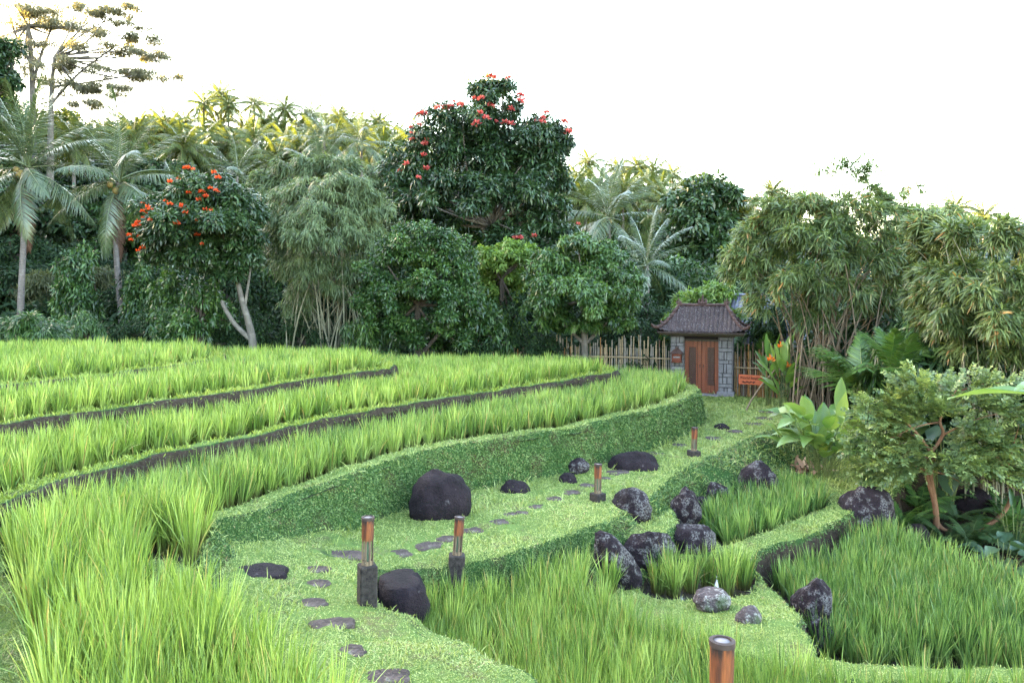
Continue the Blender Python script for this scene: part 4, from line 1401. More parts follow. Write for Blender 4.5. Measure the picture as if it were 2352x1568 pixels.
def tree(name, label, cat, d, base_uv, ells, trunk, mat, L, Wd, n, seed, bark, group=None, blossoms=None, bmat=None, bs=.4, droop=.3, per=26, cr=.34, limbn=16,
         limb_r=.07, ws=None, inner=.5, zb=None, flat=.72, shell=.62, toff=0.0, bend=.2, rnd=.8, upn=.5):
    rng = np.random.default_rng(seed)
    base = Pd(base_uv[0], base_uv[1], d)
    if zb is not None: base[2] = zb
    o = empty(name, tuple(base), label, cat, group)
    C, R = ell_clumps(ells, d, rng, per, cr, shell, flat)
    g = Geo(); leafcloud(g, C, R, n, L, Wd, rng, droop, rnd, inner, ws=ws, toff=toff, bend=bend, upn=upn)
    g.build('crown', mat, o, offset=base)
    g = Geo()
    for tr in trunk:                       # list of (u, v, radius_m, depth offset)
        pts = np.array([Pd(t[0], t[1], d + (t[3] if len(t) > 3 else 0)) for t in tr])
        if tr is trunk[0]: pts[0] = base - np.array([0, 0, .15])
        sp = smooth_poly(pts, 5, False)
        rad = np.interp(np.linspace(0, 1, len(sp)), np.linspace(0, 1, len(tr)), [t[2] for t in tr])
        tube(g, sp, rad, 9)
    top = Pd(*trunk[0][-1][:2], d)
    limbs(g, top, C, rng, limbn, limb_r)
    g.build('trunk', bark, o, offset=base)
    if blossoms:
        me = blossom_mesh('blossom', bmat, bs, seed)
        for u, v in blossoms + [(a + rng.normal(0, 24), b + rng.normal(0, 14)) for a, b in blossoms]:
            q = Pd(u, v, d)
            # sit on the nearest crown clump, on the side facing outwards
            dd = (C[:, 0] - q[0]) ** 2 + (C[:, 2] - q[2]) ** 2
            i = np.argsort(dd)[:4]; j = i[np.argmin(C[i, 1])]
            q[1] = C[j, 1] - R[j, 1] * 1.15
            dv = q - C[j]; dv[1] = 0; ln_ = np.linalg.norm(dv)
            if ln_ > R[j, 0] * 1.0: dv = dv * R[j, 0] * 1.0 / ln_
            q = C[j] + dv - np.array([0, max(.15, (max(R[j, 0] ** 2 * 1.1 - min(ln_, R[j, 0]) ** 2, 0)) ** .5), 0])
            b = link('blossom', me, o, tuple(q - base)); b.rotation_euler = (0, 0, rng.uniform(0, 6)); b.scale = (rng.uniform(.7, 1.25),) * 3
    return o


# ---------------------------------------------------------------- the named trees of the middle distance
tree('tulip_tree', 'tallest tree in the middle, dark crown topped with red flowers against the white sky', 'tree', 37, (1128, 800),
     [(1140, 200, 40, 24), (1285, 325, 34, 38), (1140, 235, 62, 50), (1060, 290, 95, 48), (1200, 320, 80, 55), (1000, 330, 80, 45), (950, 375, 72, 48), (1090, 360, 120, 60, 1), (1255, 350, 58, 52), (1228, 392, 60, 40), (1270, 410, 42, 40),
      (960, 440, 70, 45, -1), (1040, 450, 95, 48, -2), (1190, 440, 85, 42, -1), (930, 480, 45, 32), (1270, 475, 40, 30), (1000, 500, 70, 26), (1230, 510, 60, 30), (1180, 540, 60, 30, -1), (1290, 545, 55, 30)],
     [[(1128, 800, .28), (1126, 690, .24), (1128, 590, .20), (1132, 520, .17)], [(1128, 560, .15), (1090, 490, .12), (1050, 440, .06)], [(1128, 560, .13), (1150, 470, .10), (1180, 400, .05)], [(1130, 530, .12), (1128, 430, .09), (1140, 320, .04)]],
     LEAF_DARK, .235, .085, 62000, 101, BARK_PALE,
     blossoms=[(1140, 172), (1122, 182), (1168, 178), (1080, 192), (1200, 208), (1212, 212), (995, 228), (1022, 226), (1048, 232), (1056, 246), (1040, 250), (1085, 240), (978, 272), (965, 290), (945, 296), (1160, 290), (1140, 286), (1172, 293), (1165, 262),
                (1205, 240), (1255, 265), (1298, 285), (1304, 302), (1232, 282), (988, 332), (980, 368), (985, 398), (925, 395), (1190, 552), (1225, 548), (1362, 523), (1098, 300)],
     bmat=FLOWER_PINK, bs=.25, limbn=26, limb_r=.09, per=24, cr=.36, zb=.2, shell=.7)
tree('tulip_tree', 'broad low tree with scattered orange flowers and a pale forked trunk beyond the terraces', 'tree', 29.0, (582, 808),
     [(460, 440, 90, 42), (395, 480, 72, 42), (530, 470, 80, 42), (440, 520, 110, 45, -1), (550, 540, 62, 42), (565, 590, 44, 28), (515, 615, 60, 28), (370, 545, 60, 36), (480, 580, 90, 32), (570, 480, 40, 40, 1), (350, 590, 40, 20)],
     [[(582, 808, .17), (578, 770, .14), (556, 690, .10), (540, 630, .08), (515, 590, .05)], [(574, 778, .10), (540, 745, .085), (515, 705, .075), (510, 690, .05)], [(562, 705, .06), (572, 640, .045), (578, 590, .03)], [(545, 640, .06), (500, 612, .045), (440, 590, .03)]],
     LEAF_DARK, .18, .068, 44000, 102, BARK_PALE,
     blossoms=[(450, 388), (468, 392), (488, 396), (430, 418), (520, 445), (490, 448), (508, 440), (372, 482), (360, 494), (352, 505), (380, 488), (338, 520), (450, 485), (462, 485), (330, 515), (405, 468), (320, 520), (498, 490), (505, 516), (300, 565), (310, 572), (475, 540), (436, 484), (345, 488), (455, 522)],
     bmat=FLOWER, bs=.15, limbn=18, limb_r=.05, per=24, cr=.36, zb=1.0, toff=.12)
tree('broadleaf_tree', 'dense dark round tree between the grey bamboo and the fence, with paler leaf tips', 'tree', 28.6, (960, 830),
     [(965, 560, 90, 50), (910, 620, 80, 60), (1020, 620, 72, 60), (880, 690, 66, 50), (960, 690, 95, 62, -1), (1050, 690, 50, 62), (900, 755, 75, 42), (1000, 760, 90, 45), (1060, 580, 40, 40, 1)],
     [[(960, 830, .16), (962, 780, .14), (958, 700, .10)], [(970, 810, .08), (1020, 750, .06), (1050, 690, .03)]], LEAF_MID, .14, .058, 50000, 103, BARK_DARK, per=34, cr=.25, shell=.72, zb=.3, droop=.1, toff=-.05)
tree('broadleaf_tree', 'bright green round tree with glossy leaves just left of the gate', 'tree', 29.6, (1345, 820),
     [(1330, 580, 80, 42), (1270, 630, 70, 55), (1395, 620, 62, 55), (1330, 680, 105, 66, -1), (1430, 680, 48, 50), (1250, 710, 50, 48), (1400, 725, 66, 36), (1300, 735, 66, 28), (1455, 640, 25, 25)],
     [[(1345, 820, .14), (1342, 770, .12), (1338, 690, .09)], [(1342, 790, .07), (1290, 740, .05)], [(1344, 790, .07), (1400, 735, .05)]], LEAF_MID, .17, .066, 46000, 104, BARK_PALE, per=32, cr=.26, shell=.72, zb=.2, droop=.55, toff=.12)
tree('broadleaf_tree', 'pale yellowish leaved small tree between the two round trees', 'tree', 31.5, (1150, 830),
     [(1150, 590, 52, 32), (1190, 580, 40, 28), (1115, 600, 30, 30), (1150, 650, 60, 40, .6), (1140, 720, 62, 46, .8), (1180, 770, 55, 36, .6)],
     [[(1150, 830, .10), (1152, 740, .08), (1150, 640, .05)]], LEAF_LIGHT, .17, .085, 14000, 105, BARK_DARK, per=22, cr=.34, zb=.2)
tree('broadleaf_tree', 'light green leafy tree rising directly behind the gate roof', 'tree', 31.0, (1630, 850),
     [(1600, 700, 52, 28), (1650, 685, 58, 30), (1570, 735, 42, 28), (1690, 725, 48, 30), (1630, 740, 66, 30), (1560, 770, 34, 26)],
     [[(1630, 850, .10), (1628, 790, .09), (1630, 730, .06)]], LEAF_LIGHT, .20, .075, 11000, 106, BARK_DARK, per=22, cr=.36, zb=.0)
tree('broadleaf_tree', 'tall dark tree with a yellowish top on the slope above the gate', 'tree', 56, (1640, 820),
     [(1590, 470, 72, 45), (1640, 440, 60, 38), (1600, 540, 95, 52), (1560, 600, 72, 50), (1650, 540, 60, 60), (1620, 625, 80, 45)],
     [[(1640, 820, .3), (1630, 700, .26), (1610, 580, .2)]], LEAF_DARK, .42, .19, 20000, 107, BARK_DARK, per=26, cr=.33, zb=1.0, toff=.1)
tree('broadleaf_tree', 'sunlit yellow green crowned tree on the ridge just left of the tall bamboo', 'tree', 60, (1680, 800),
     [(1670, 470, 45, 35), (1640, 500, 36, 30), (1700, 495, 36, 36), (1680, 550, 50, 45)], [[(1680, 800, .3), (1680, 650, .24), (1675, 540, .16)]],
     LEAF_YELLOW, .45, .2, 12000, 108, BARK_DARK, per=22, cr=.36, zb=2.0)
tree('broadleaf_tree', 'orange tinted sunlit tree on the ridge behind the dark tree above the gate', 'tree', 70, (1610, 780),
     [(1612, 430, 42, 28), (1580, 450, 36, 28), (1640, 455, 30, 30)], [[(1610, 780, .3), (1610, 620, .24), (1610, 480, .16)]],
     LEAF_YELLOW, .5, .22, 8000, 109, BARK_DARK, per=22, cr=.38, zb=3.0)


# ---------------------------------------------------------------- bamboo clumps
def fans(g, pts, out, rng, nl=6, L=.3, Wd=.035, droop=.7, tv=.15, spread=.75):
    """hands of drooping leaves at branch ends"""
    n = len(pts)
    base = nrm(out + np.array([0, 0, -droop]))
    tc = rng.normal(.42, tv, n) + .18 * vnoise(pts * 1.6)
    for k in range(nl):
        D = nrm(base + rng.normal(0, spread * .85, (n, 3)))
        N = nrm(rng.normal(0, .5, (n, 3)) + np.array([0, -.3, .8])); S = nrm(np.cross(D, N))
        B = np.tile([0, 0, -.28], (n, 1))
        strip(g, pts + rng.normal(0, L * .12, (n, 3)), D, B, S, L * rng.uniform(.6, 1.25, n), Wd * rng.uniform(.7, 1.2, n) * .5, [0, .3, .7, 1], [.15, 1, .7, .06],
              tint=np.clip(tc + rng.normal(0, .15, n) + (rng.uniform(0, 1, n) < .025) * .5, 0, 1))


def bamboo(label, d, base_uv, ells, mat, cm, nf, L, Wd, seed, culms, per=30, cr=.27, droop=.8, nl=6, group=None, zb=None, cr_=.035, shell=.6, brw=.5):
    rng = np.random.default_rng(seed)
    base = Pd(*base_uv, d)
    if zb is not None: base[2] = zb
    o = empty('bamboo_clump', tuple(base), label, 'bamboo', group)
    C, R = ell_clumps(ells, d, rng, per, cr, shell, .8)
    w = R.mean(1) ** 2; ix = rng.choice(len(C), nf, p=w / w.sum())
    dr = nrm(rng.normal(0, 1, (nf, 3)))
    p = C[ix] + dr * R[ix] * rng.uniform(.3, 1, (nf, 1))
    cen = C.mean(0); out = nrm((p - cen) * np.array([1, 1, .5])) * .6 + dr * .4
    g = Geo(); fans(g, p, out, rng, nl, L, Wd, droop)
    gt = g
    for k in range(culms):
        a = base + np.array([rng.normal(0, brw), rng.normal(0, brw * .8), -.1])
        t = C[rng.integers(len(C))] + rng.normal(0, .2, 3)
        m = a * .82 + t * .18; m[2] = a[2] + (t[2] - a[2]) * .78
        g = Geo(); tube(g, bez(a, m, t, 12), np.linspace(cr_, cr_ * .25, 12), 6)
        g.build('culm', cm, o, offset=base)
    g = gt
    for k in range(90):
        i = rng.integers(len(C)); q = C[i]
        a = q * .6 + (cen * np.array([1, 1, 0]) + np.array([0, 0, q[2] - .4])) * .4
        tube(g, bez(a, (a + q) / 2 + np.array([0, 0, .15]), q, 5), np.linspace(.014, .005, 5), 4, tint=.88, along=.5)
    g.build('foliage', mat, o, offset=base)
    return o


bamboo('weeping grey green bamboo clump between the orange flowered tree and the dark round tree', 31.5, (775, 800),
       [(720, 440, 70, 36), (800, 430, 62, 40), (660, 480, 62, 50), (850, 480, 52, 56), (740, 520, 100, 60, -1), (640, 560, 46, 56), (840, 570, 60, 60), (700, 620, 66, 52, -.5), (790, 640, 62, 50), (690, 690, 36, 46), (860, 650, 36, 40)],
       LEAF_BAMG, CULM, 8500, .27, .034, 201, 46, 30, .32, 1.2, 5, zb=.6, cr_=.04, brw=.85)
bamboo('tall bamboo clump right of the gate with orange tinged leaves and brown culms', 24.5, (1880, 910),
       [(1940, 395, 42, 40, 0, .45), (1880, 400, 28, 24, 0, .3), (2000, 400, 30, 30, 0, .3), (2090, 435, 42, 18, 0, .35), (1985, 365, 22, 18, 0, .25), (1820, 480, 92, 46), (1940, 480, 100, 48), (2050, 495, 70, 48), (1760, 540, 66, 56), (1860, 560, 105, 62, -.6), (1980, 570, 100, 70), (1745, 620, 50, 46), (1830, 650, 90, 52, -.6),
        (1950, 670, 95, 56), (2060, 600, 70, 66), (2100, 520, 60, 50, 1), (2130, 600, 50, 60, 1), (2060, 690, 60, 50), (2170, 510, 60, 40, 1.5), (2120, 680, 50, 50, 1), (1700, 590, 40, 40), (1740, 690, 30, 36), (1870, 720, 62, 40), (1690, 622, 46, 24, 0, .5)],
       LEAF_BAMW, CULM_BR, 6000, .29, .044, 202, 60, 28, .26, .22, 7, zb=-.1, cr_=.028, brw=.7, shell=.45)
bamboo('spreading bamboo at the far right with broad drooping leaf hands over the dark gully', 18.5, (2310, 870),
       [(2330, 545, 80, 44), (2230, 540, 80, 44, 1.5), (2140, 520, 60, 36, 3), (2150, 560, 60, 50, 3), (2300, 650, 110, 55), (2200, 650, 90, 60, 1.5), (2130, 660, 60, 60, 3), (2340, 740, 80, 46, -.5), (2240, 740, 90, 46, .5), (2150, 740, 60, 46, 2), (2330, 810, 60, 30), (2220, 800, 70, 30, 1)],
       LEAF_BAMW, CULM, 4600, .29, .042, 203, 26, 26, .28, .25, 7, zb=-1.1, cr_=.020, brw=.45, shell=.45)
bamboo('pale feathery bamboo on the slope behind the grey bamboo clump', 44, (730, 700),
       [(690, 385, 60, 26), (620, 420, 50, 36), (780, 380, 50, 26), (880, 400, 40, 36), (850, 440, 50, 40), (650, 460, 50, 40)], LEAF_BAMG, CULM, 2600, .42, .06, 204, 14, 22, .36, .6, 5, zb=2.0, brw=1.2)
bamboo('low bamboo bush under the coconut palm at the edge of the top terrace', 26.5, (80, 800),
       [(60, 745, 50, 22), (30, 765, 50, 22), (110, 765, 50, 26)], LEAF_MID, CULM, 2000, .24, .034, 205, 10, 22, .36, .6, 5, zb=1.2, cr_=.02)


# ---------------------------------------------------------------- palms
def frond_mesh(name, L, arch, droop, mat, seed, nl=44, wid=.05, ll=.24, sag=.55, K=4):
    r = np.random.default_rng(seed)
    t = np.linspace(0, 1, 14)
    cx = L * (t - .16 * droop * t ** 2); cz = L * (arch * t - droop * t ** 2)
    c = np.stack([cx, .03 * L * np.sin(t * 3 + seed), cz], 1)
    g = Geo(); tube(g, c, np.linspace(.034, .006, 14) * L / 4, 5, tint=.9, along=.5)
    tt = np.repeat(np.linspace(.13, .99, nl), 2); sd = np.tile([1., -1.], nl)
    p = np.stack([np.interp(tt, t, c[:, k]) for k in range(3)], 1)
    tg = nrm(np.gradient(c, axis=0)); tgi = nrm(np.stack([np.interp(tt, t, tg[:, k]) for k in range(3)], 1))
    prof = np.interp(tt, [.1, .3, .6, .9, 1], [.55, 1, .95, .55, .3]) * ll * L
    side = np.stack([0 * tt, sd, 0 * tt], 1)
    fw = np.interp(tt, [.1, .7, 1], [.35, .75, 1.8])
    D = nrm(side + tgi * fw[:, None] + np.array([0, 0, -.18]) + r.normal(0, .07, (2 * nl, 3)))
    B = np.tile([0, 0, -sag], (2 * nl, 1)) * r.uniform(.6, 1.4, (2 * nl, 1))
    S = nrm(np.cross(D, np.array([0, 0, 1.]) + side * -.5))
    ts = np.linspace(0, 1, K)
    strip(g, p, D, B, S, prof * r.uniform(.85, 1.1, 2 * nl), wid * .5, ts, np.interp(ts, [0, .3, .7, 1], [.5, 1, .8, .08]), tint=np.clip(r.normal(.5, .16, 2 * nl), 0, 1))
    return g.mesh(name, mat)


FR = [frond_mesh('frond', 4.5, .12, .20, LEAF_PALM, 1, ll=.17, sag=.35), frond_mesh('frond', 4.5, .20, .36, LEAF_PALM, 2, ll=.175, sag=.45), frond_mesh('frond', 4.1, .10, .42, LEAF_PALM, 3, ll=.18, sag=.6)]
FR_DEAD = frond_mesh('dead_frond', 3.6, .0, .35, LEAF_PALMD, 4, sag=.9, ll=.16)
g = Geo()
_b = bpy.data.meshes.new('coconut')
bm = bmesh.new(); bmesh.ops.create_icosphere(bm, subdivisions=2, radius=.15)
for v in bm.verts: v.co.z *= 1.25
for f in bm.faces: f.smooth = True
bm.to_mesh(_b); bm.free(); _b.materials.append(COCO)


def coco_palm(label, d, crown_uv, trunk_uv, scale, seed, nfr=26, nuts=10, dead=1, zb=None, husk=True):
    r = np.random.default_rng(seed)
    top = Pd(*crown_uv, d); pts = [Pd(u, v, d) for u, v in trunk_uv]
    base = pts[0].copy()
    if zb is not None: base[2] = zb; pts[0] = base
    o = empty('coconut_palm', tuple(base), label, 'palm tree')
    sp = smooth_poly(np.array(pts + [top]), 6, False)
    g = Geo(); rad = np.linspace(.165, .10, len(sp)) * scale; rad[:2] *= 1.25
    tube(g, sp, rad, 10); g.build('trunk', BARK_PALM, o, offset=base)
    for k in range(nfr):
        f = k / (nfr - 1)
        el = math.radians(84 - 126 * f ** 1.05 + r.uniform(-7, 7))
        az = k * 2.39996 + r.uniform(-.25, .25)
        fo = link('frond', FR[0 if el > .9 else (1 if el > 0 else 2)], o, tuple(top - base + np.array([0, 0, .12 * math.sin(el)])))
        fo.rotation_euler = (r.uniform(-.3, .3), -el, az)
        fo.scale = (scale * (1.0 if el < .9 else .92) * r.uniform(.88, 1.08),) * 3
    for k in range(dead):
        fo = link('dead_frond', FR_DEAD, o, tuple(top - base + np.array([0, 0, -.2]))); fo.rotation_euler = (0, math.radians(72), -1.0 + k * 1.7); fo.scale = (scale,) * 3
    for k in range(nuts):
        a = r.uniform(0, 6.28); q = np.array([math.cos(a) * .34, math.sin(a) * .34 - .15, -.28 + r.uniform(-.28, .15)]) * scale
        c = link('coconut', _b, o, tuple(top - base + q)); c.scale = (scale * r.uniform(.8, 1.1),) * 3
    return o


coco_palm('tall coconut palm with yellowish nuts and a pale straight trunk, leftmost of the two', 37, (62, 386), [(46, 790), (48, 690), (53, 580), (57, 480)], 1.0, 301, 26, 12, 1, .8)
coco_palm('coconut palm with a slimmer leaning trunk and upright fronds, standing behind the orange flowered tree', 39, (272, 418), [(284, 790), (276, 690), (268, 600), (266, 510)], 1.0, 302, 24, 9, 1, .8)
coco_palm('coconut palm behind the bright green round tree, left of the gate', 44, (1398, 500), [(1405, 790), (1402, 650)], .86, 303, 22, 5, 0, 1.0)
coco_palm('low coconut palm drooping beside the bright green round tree, nearest the gate roof', 35, (1486, 610), [(1490, 810), (1488, 700)], .62, 304, 18, 0, 0, .4)
coco_palm('young palm with upright fronds peeping over the orange flowered tree', 42, (400, 450), [(400, 760), (400, 560)], .5, 305, 12, 0, 0, 1.4)
coco_palm('middle sized palm on the slope right above the orange flowered tree', 50, (545, 405), [(548, 700), (546, 560)], .72, 306, 18, 0, 0, 3.0)
coco_palm('palm on the slope above the grey bamboo clump, fronds hanging', 52, (735, 400), [(735, 700), (735, 540)], .75, 307, 18, 0, 0, 3.0)
coco_palm('pale sunlit palm left of the flower topped tree, before the ridge', 56, (830, 330), [(834, 640), (832, 480)], .78, 308, 22, 4, 0, 3.5)
coco_palm('ragged feather palm left of the flower topped tree, lower on the slope', 54, (745, 325), [(745, 660), (745, 480)], .74, 309, 22, 0, 0, 3.5)


def areca(label, base, nfr, L, seed, mat=LEAF_ARECA, tilt=(35, 85), name='feather_palm', sc=1.0, wid=.045):
    r = np.random.default_rng(seed)
    o = empty(name, tuple(base), label, 'palm')
    me = [frond_mesh('frond', L, .1, .38, mat, seed + k, nl=34, wid=wid, ll=.30, sag=.35) for k in range(2)]
    for k in range(nfr):
        el = math.radians(r.uniform(*tilt)); az = k * 2.4 + r.uniform(-.3, .3)
        h = r.uniform(.25, .75) * L * .6
        f = link('frond', me[k % 2], o, (r.normal(0, .1), r.normal(0, .1), h)); f.rotation_euler = (r.uniform(-.3, .3), -el, az); f.scale = (r.uniform(.8, 1.15) * sc,) * 3
        g = Geo(); tube(g, [(0, 0, -.1), (f.location.x * .5, f.location.y * .5, h * .5), tuple(f.location)], [.03, .025, .016], 6); g.build('stem', STEM_GR, o)
    return o


b_ = Pd(1975, 940, 21.5); areca('feather leaved palm with arching glossy fronds between the bamboo and the big leaved plant', b_, 16, 1.75, 311)
b_ = Pd(2060, 900, 20.5); areca('second smaller feather palm, right of the first, before the dark gully', b_, 9, 1.4, 312)
b_ = Pd(1738, 860, 29.0); b_[2] = 0; areca('upright fan of palm fronds beside the grey blue house roof', b_, 8, 1.7, 313, tilt=(55, 88))


# ---------------------------------------------------------------- big leaved plants near the path
def paddle(name, label, cat, base, n, height, L, Wd, seed, mat, stem, azs=None, *, spread=.5, stemr=.014, el=(25, 80), bendk=.35, tint=(.45, .2), hmin=.45):
    return paddle_(name, label, cat, base, n, height, L, Wd, seed, mat, stem, spread, stemr, el, None, bendk, None, tint, azs, hmin)


def paddle_(name, label, cat, base, n, height, L, Wd, seed, mat, stem, spread=.5, stemr=.014, el=(25, 80), tip=None, bendk=.35, xs=None, tint=(.45, .2), azs=None, hmin=.45):
    r = np.random.default_rng(seed)
    o = empty(name, tuple(base), label, cat)
    gs = Geo()
    for k in range(n):
        az = k * 2.39996 + r.uniform(-.4, .4)
        if azs: az = azs[k % len(azs)] + r.uniform(-.2, .2)
        rad = np.array([math.cos(az), math.sin(az), 0])
        hh = height * r.uniform(hmin, 1.0)
        a = rad * r.uniform(.02, .16) * spread * 2; a[2] = -.05
        q = rad * spread * r.uniform(.3, 1.0) * (1.15 - .45 * hh / height); q[2] = hh
        tube(gs, bez(a, a * .7 + q * .3 + np.array([0, 0, hh * .35]), q, 7), np.linspace(stemr, stemr * .5, 7), 5)
        e = math.radians(r.uniform(*el)) * (.5 + .6 * hh / height)
        D = nrm(rad * math.cos(e) + np.array([0, 0, math.sin(e)])); S0 = nrm(np.cross(D, [0, 0, 1.])); Nn = np.cross(S0, D)
        S0 = nrm(S0 + Nn * r.normal(0, .25))
        l = L * r.uniform(.7, 1.15); w = Wd * r.uniform(.8, 1.15)
        g = Geo(); K = 11; ts = np.linspace(0, 1, K)
        hw = w * np.sin(np.pi * np.clip(ts, .02, .985) ** .80) ** .75 / 2
        c = q + D * (l * ts)[:, None] + np.array([0, 0, -1.]) * (bendk * l * ts ** 2 * math.cos(e) * r.uniform(.5, 1.3))[:, None]
        Nk = nrm(np.cross(S0, D))
        wv = .06 * w * np.sin(ts * 9 + k)
        rows = [c - S0 * hw[:, None] + Nk * (hw * .28 + wv)[:, None], c - S0 * (hw * .5)[:, None] + Nk * (hw * .08)[:, None], c, c + S0 * (hw * .5)[:, None] + Nk * (hw * .08)[:, None], c + S0 * hw[:, None] + Nk * (hw * .28 - wv)[:, None]]
        V = np.stack(rows, 1).reshape(-1, 3)
        i, j = np.meshgrid(np.arange(K - 1), np.arange(4), indexing='ij')
        g.add(V, np.stack([i * 5 + j, i * 5 + j + 1, (i + 1) * 5 + j + 1, (i + 1) * 5 + j], -1).reshape(-1, 4), tint=np.clip(r.normal(*tint), 0, 1), along=.5)
        g.build('leaf', mat, o)
    gs.build('stems', stem, o)
    return o


def on_ground(u, v, z0=-.6):
    z = z0
    for _ in range(8):
        p = P(u, v, z); z = .5 * z + .5 * hz(p[0], p[1])
    return P(u, v, z)


bb = on_ground(1888, 1092); paddle('paddle_leaf_plant', 'bushy plant with large pale green paddle leaves on brown stalks below the bank', 'plant', bb, 64, 1.5, .82, .38, 401, LEAF_BIG, STEM_GR, spread=1.15, stemr=.008, el=(15, 90), hmin=.36, bendk=.5, tint=(.55, .22))
bb = Pd(1800, 925, 24.6); bb[2] = 0; cn = paddle('canna_plant', 'tall canna with upright leaves and orange flowers at the end of the right fence', 'plant', bb, 26, 1.8, .85, .27, 402, LEAF_BIG, STEM_GR, spread=.4, stemr=.009, el=(55, 95), tint=(.42, .15), hmin=.3)
fm_ = blossom_mesh('flower', FLOWER_OR, .20, 9)
for u, v in ((1796, 796), (1772, 826), (1812, 842)):
    link('flower', fm_, cn, tuple(Pd(u, v, 24.4) - bb))
bb = Pd(1765, 905, 26.0); bb[2] = 0; paddle('canna_plant', 'leafy canna without flowers squeezed behind the right fence', 'plant', bb, 12, 1.7, .7, .2, 403, LEAF_BIG, STEM_GR, spread=.3, el=(50, 85), tint=(.25, .12))
bb = Pd(2425, 1130, 14.5); bb[2] = hz(bb[0], bb[1]); paddle('banana_plant', 'banana plant at the right edge with one long pale leaf reaching into view', 'plant', bb, 6, 4.0, 1.45, .40, 404, LEAF_BIG, STEM_GR, [3.0, 3.5, 2.5, 0.2, 5.2, 1.4], spread=.22, stemr=.05, el=(5, 35), bendk=.35, tint=(.6, .2), hmin=.86)
bb = Pd(2170, 1000, 18.6); bb[2] = hz(bb[0], bb[1]) if bb[1] < 30 else 0; paddle('taro_plant', 'dull blue green broad leaves hanging in shade behind the twisted shrub', 'plant', bb, 16, 2.0, .85, .5, 405, LEAF_TARO, STEM_GR, spread=.8, stemr=.02, el=(-20, 40))
bb = on_ground(2300, 1330, -1.3); paddle('taro_plant', 'dark green taro like plant in the shade at the lower right edge', 'plant', bb, 14, .75, .5, .26, 406, LEAF_TARO, STEM_GR, spread=.5, stemr=.012, el=(-10, 50))
bb = on_ground(2330, 1260, -1.3); paddle('ginger_plant', 'leafy ginger like plant behind the taro at the right edge', 'plant', bb, 18, 1.0, .42, .12, 407, LEAF_MID, STEM_GR, spread=.5, stemr=.012, el=(10, 70))
bb = on_ground(880, 815, .2); bb = Pd(882, 812, 25.5); bb[2] = .2; paddle('banana_plant', 'small ragged grey leaved plant at the tip of the third terrace', 'plant', bb, 7, .9, .7, .16, 408, LEAF_TARO, STEM_GR, spread=.3, stemr=.02, el=(10, 70), tint=(.9, .1))

# a few yellowed leaves beside the boulder
q_ = Pd(925, 1288, 10.9); q_[2] = hz(q_[0], q_[1])
g = Geo(); r = np.random.default_rng(44); n = 9; az = r.uniform(0, 6.28, n)
rad = np.stack([np.cos(az), np.sin(az), 0 * az], 1); D = nrm(rad * .5 + np.array([0, 0, 1.]))
strip(g, rad * .02, D, rad * .35 - np.array([0, 0, .25]), nrm(np.cross(rad, [0, 0, 1.])), r.uniform(.14, .24, n), .014, [0, .35, .7, 1], [.4, 1, .8, .1], tint=r.uniform(.3, 1, n))
tag(g.build('weed', leaf_mat('yellowed leaf', [(0, (.28, .26, .05)), (1, (.42, .34, .08))], .35), None, offset=None, loc=tuple(q_)), 'small tuft of yellow leaves behind the boulder by the tall lantern post', 'plant')

# dry leaves heaped under the paddle leaf plant
bb = on_ground(1842, 1080)
g = Geo(); r = np.random.default_rng(41); n = 70
p = np.stack([r.normal(0, .26, n), r.normal(0, .16, n), r.uniform(.02, .20, n) * np.exp(-r.uniform(0, 1, n))], 1)
D = nrm(np.stack([r.normal(0, 1, n), r.normal(0, 1, n), r.normal(.1, .3, n)], 1)); S_ = nrm(np.cross(D, nrm(r.normal(0, .3, (n, 3)) + np.array([0, 0, 1.]))))
strip(g, p, D, np.tile([0, 0, -.15], (n, 1)), S_, r.uniform(.18, .42, n), r.uniform(.03, .07, n), [0, .3, .7, 1], [.4, 1, .8, .1], tint=r.uniform(0, 1, n))
tag(g.build('leaf_litter', LEAF_DRY, None, False, None, tuple(bb)), 'heap of dry pinkish brown leaves under the paddle leaved plant', 'leaf litter')

# ---------------------------------------------------------------- ferns
def fern(label, base, n, L, seed, el=(15, 65), tint=0.0, mat=LEAF_FERN, name='fern', cat='fern', group=None):
    r = np.random.default_rng(seed); o = empty(name, tuple(base), label, cat, group)
    me = frond_mesh('frond', L, .25, .45, mat, seed, nl=26, wid=L * .05, ll=.22, sag=.2, K=3)
    for k in range(n):
        f = link('frond', me, o, (0, 0, 0)); f.rotation_euler = (r.uniform(-.3, .3), -math.radians(r.uniform(*el)), k * 2.4); f.scale = (r.uniform(.75, 1.15),) * 3
    return o


FERN_BR = leaf_mat('bright fern leaf', [(0, (.08, .15, .025)), (1, (.20, .27, .06))], .35, .5, .3)
fern('bright yellow green fern growing between the rocks beside the little pool', on_ground(1640, 1235, -.8), 9, .42, 501, (30, 80), mat=FERN_BR)
fern('dark fern just right of the large round boulder', on_ground(2075, 1215, -1.2), 10, .95, 502)
fern('low fern at the rice edge below the large round boulder', on_ground(2030, 1262, -1.3), 8, .6, 503)
fern('tall fern behind the twisted trunk', on_ground(2110, 1170, -1.1), 9, 1.0, 506)
fern('fern in deep shade at the right of the bowed branch', on_ground(2310, 1230, -1.2), 9, .9, 507)

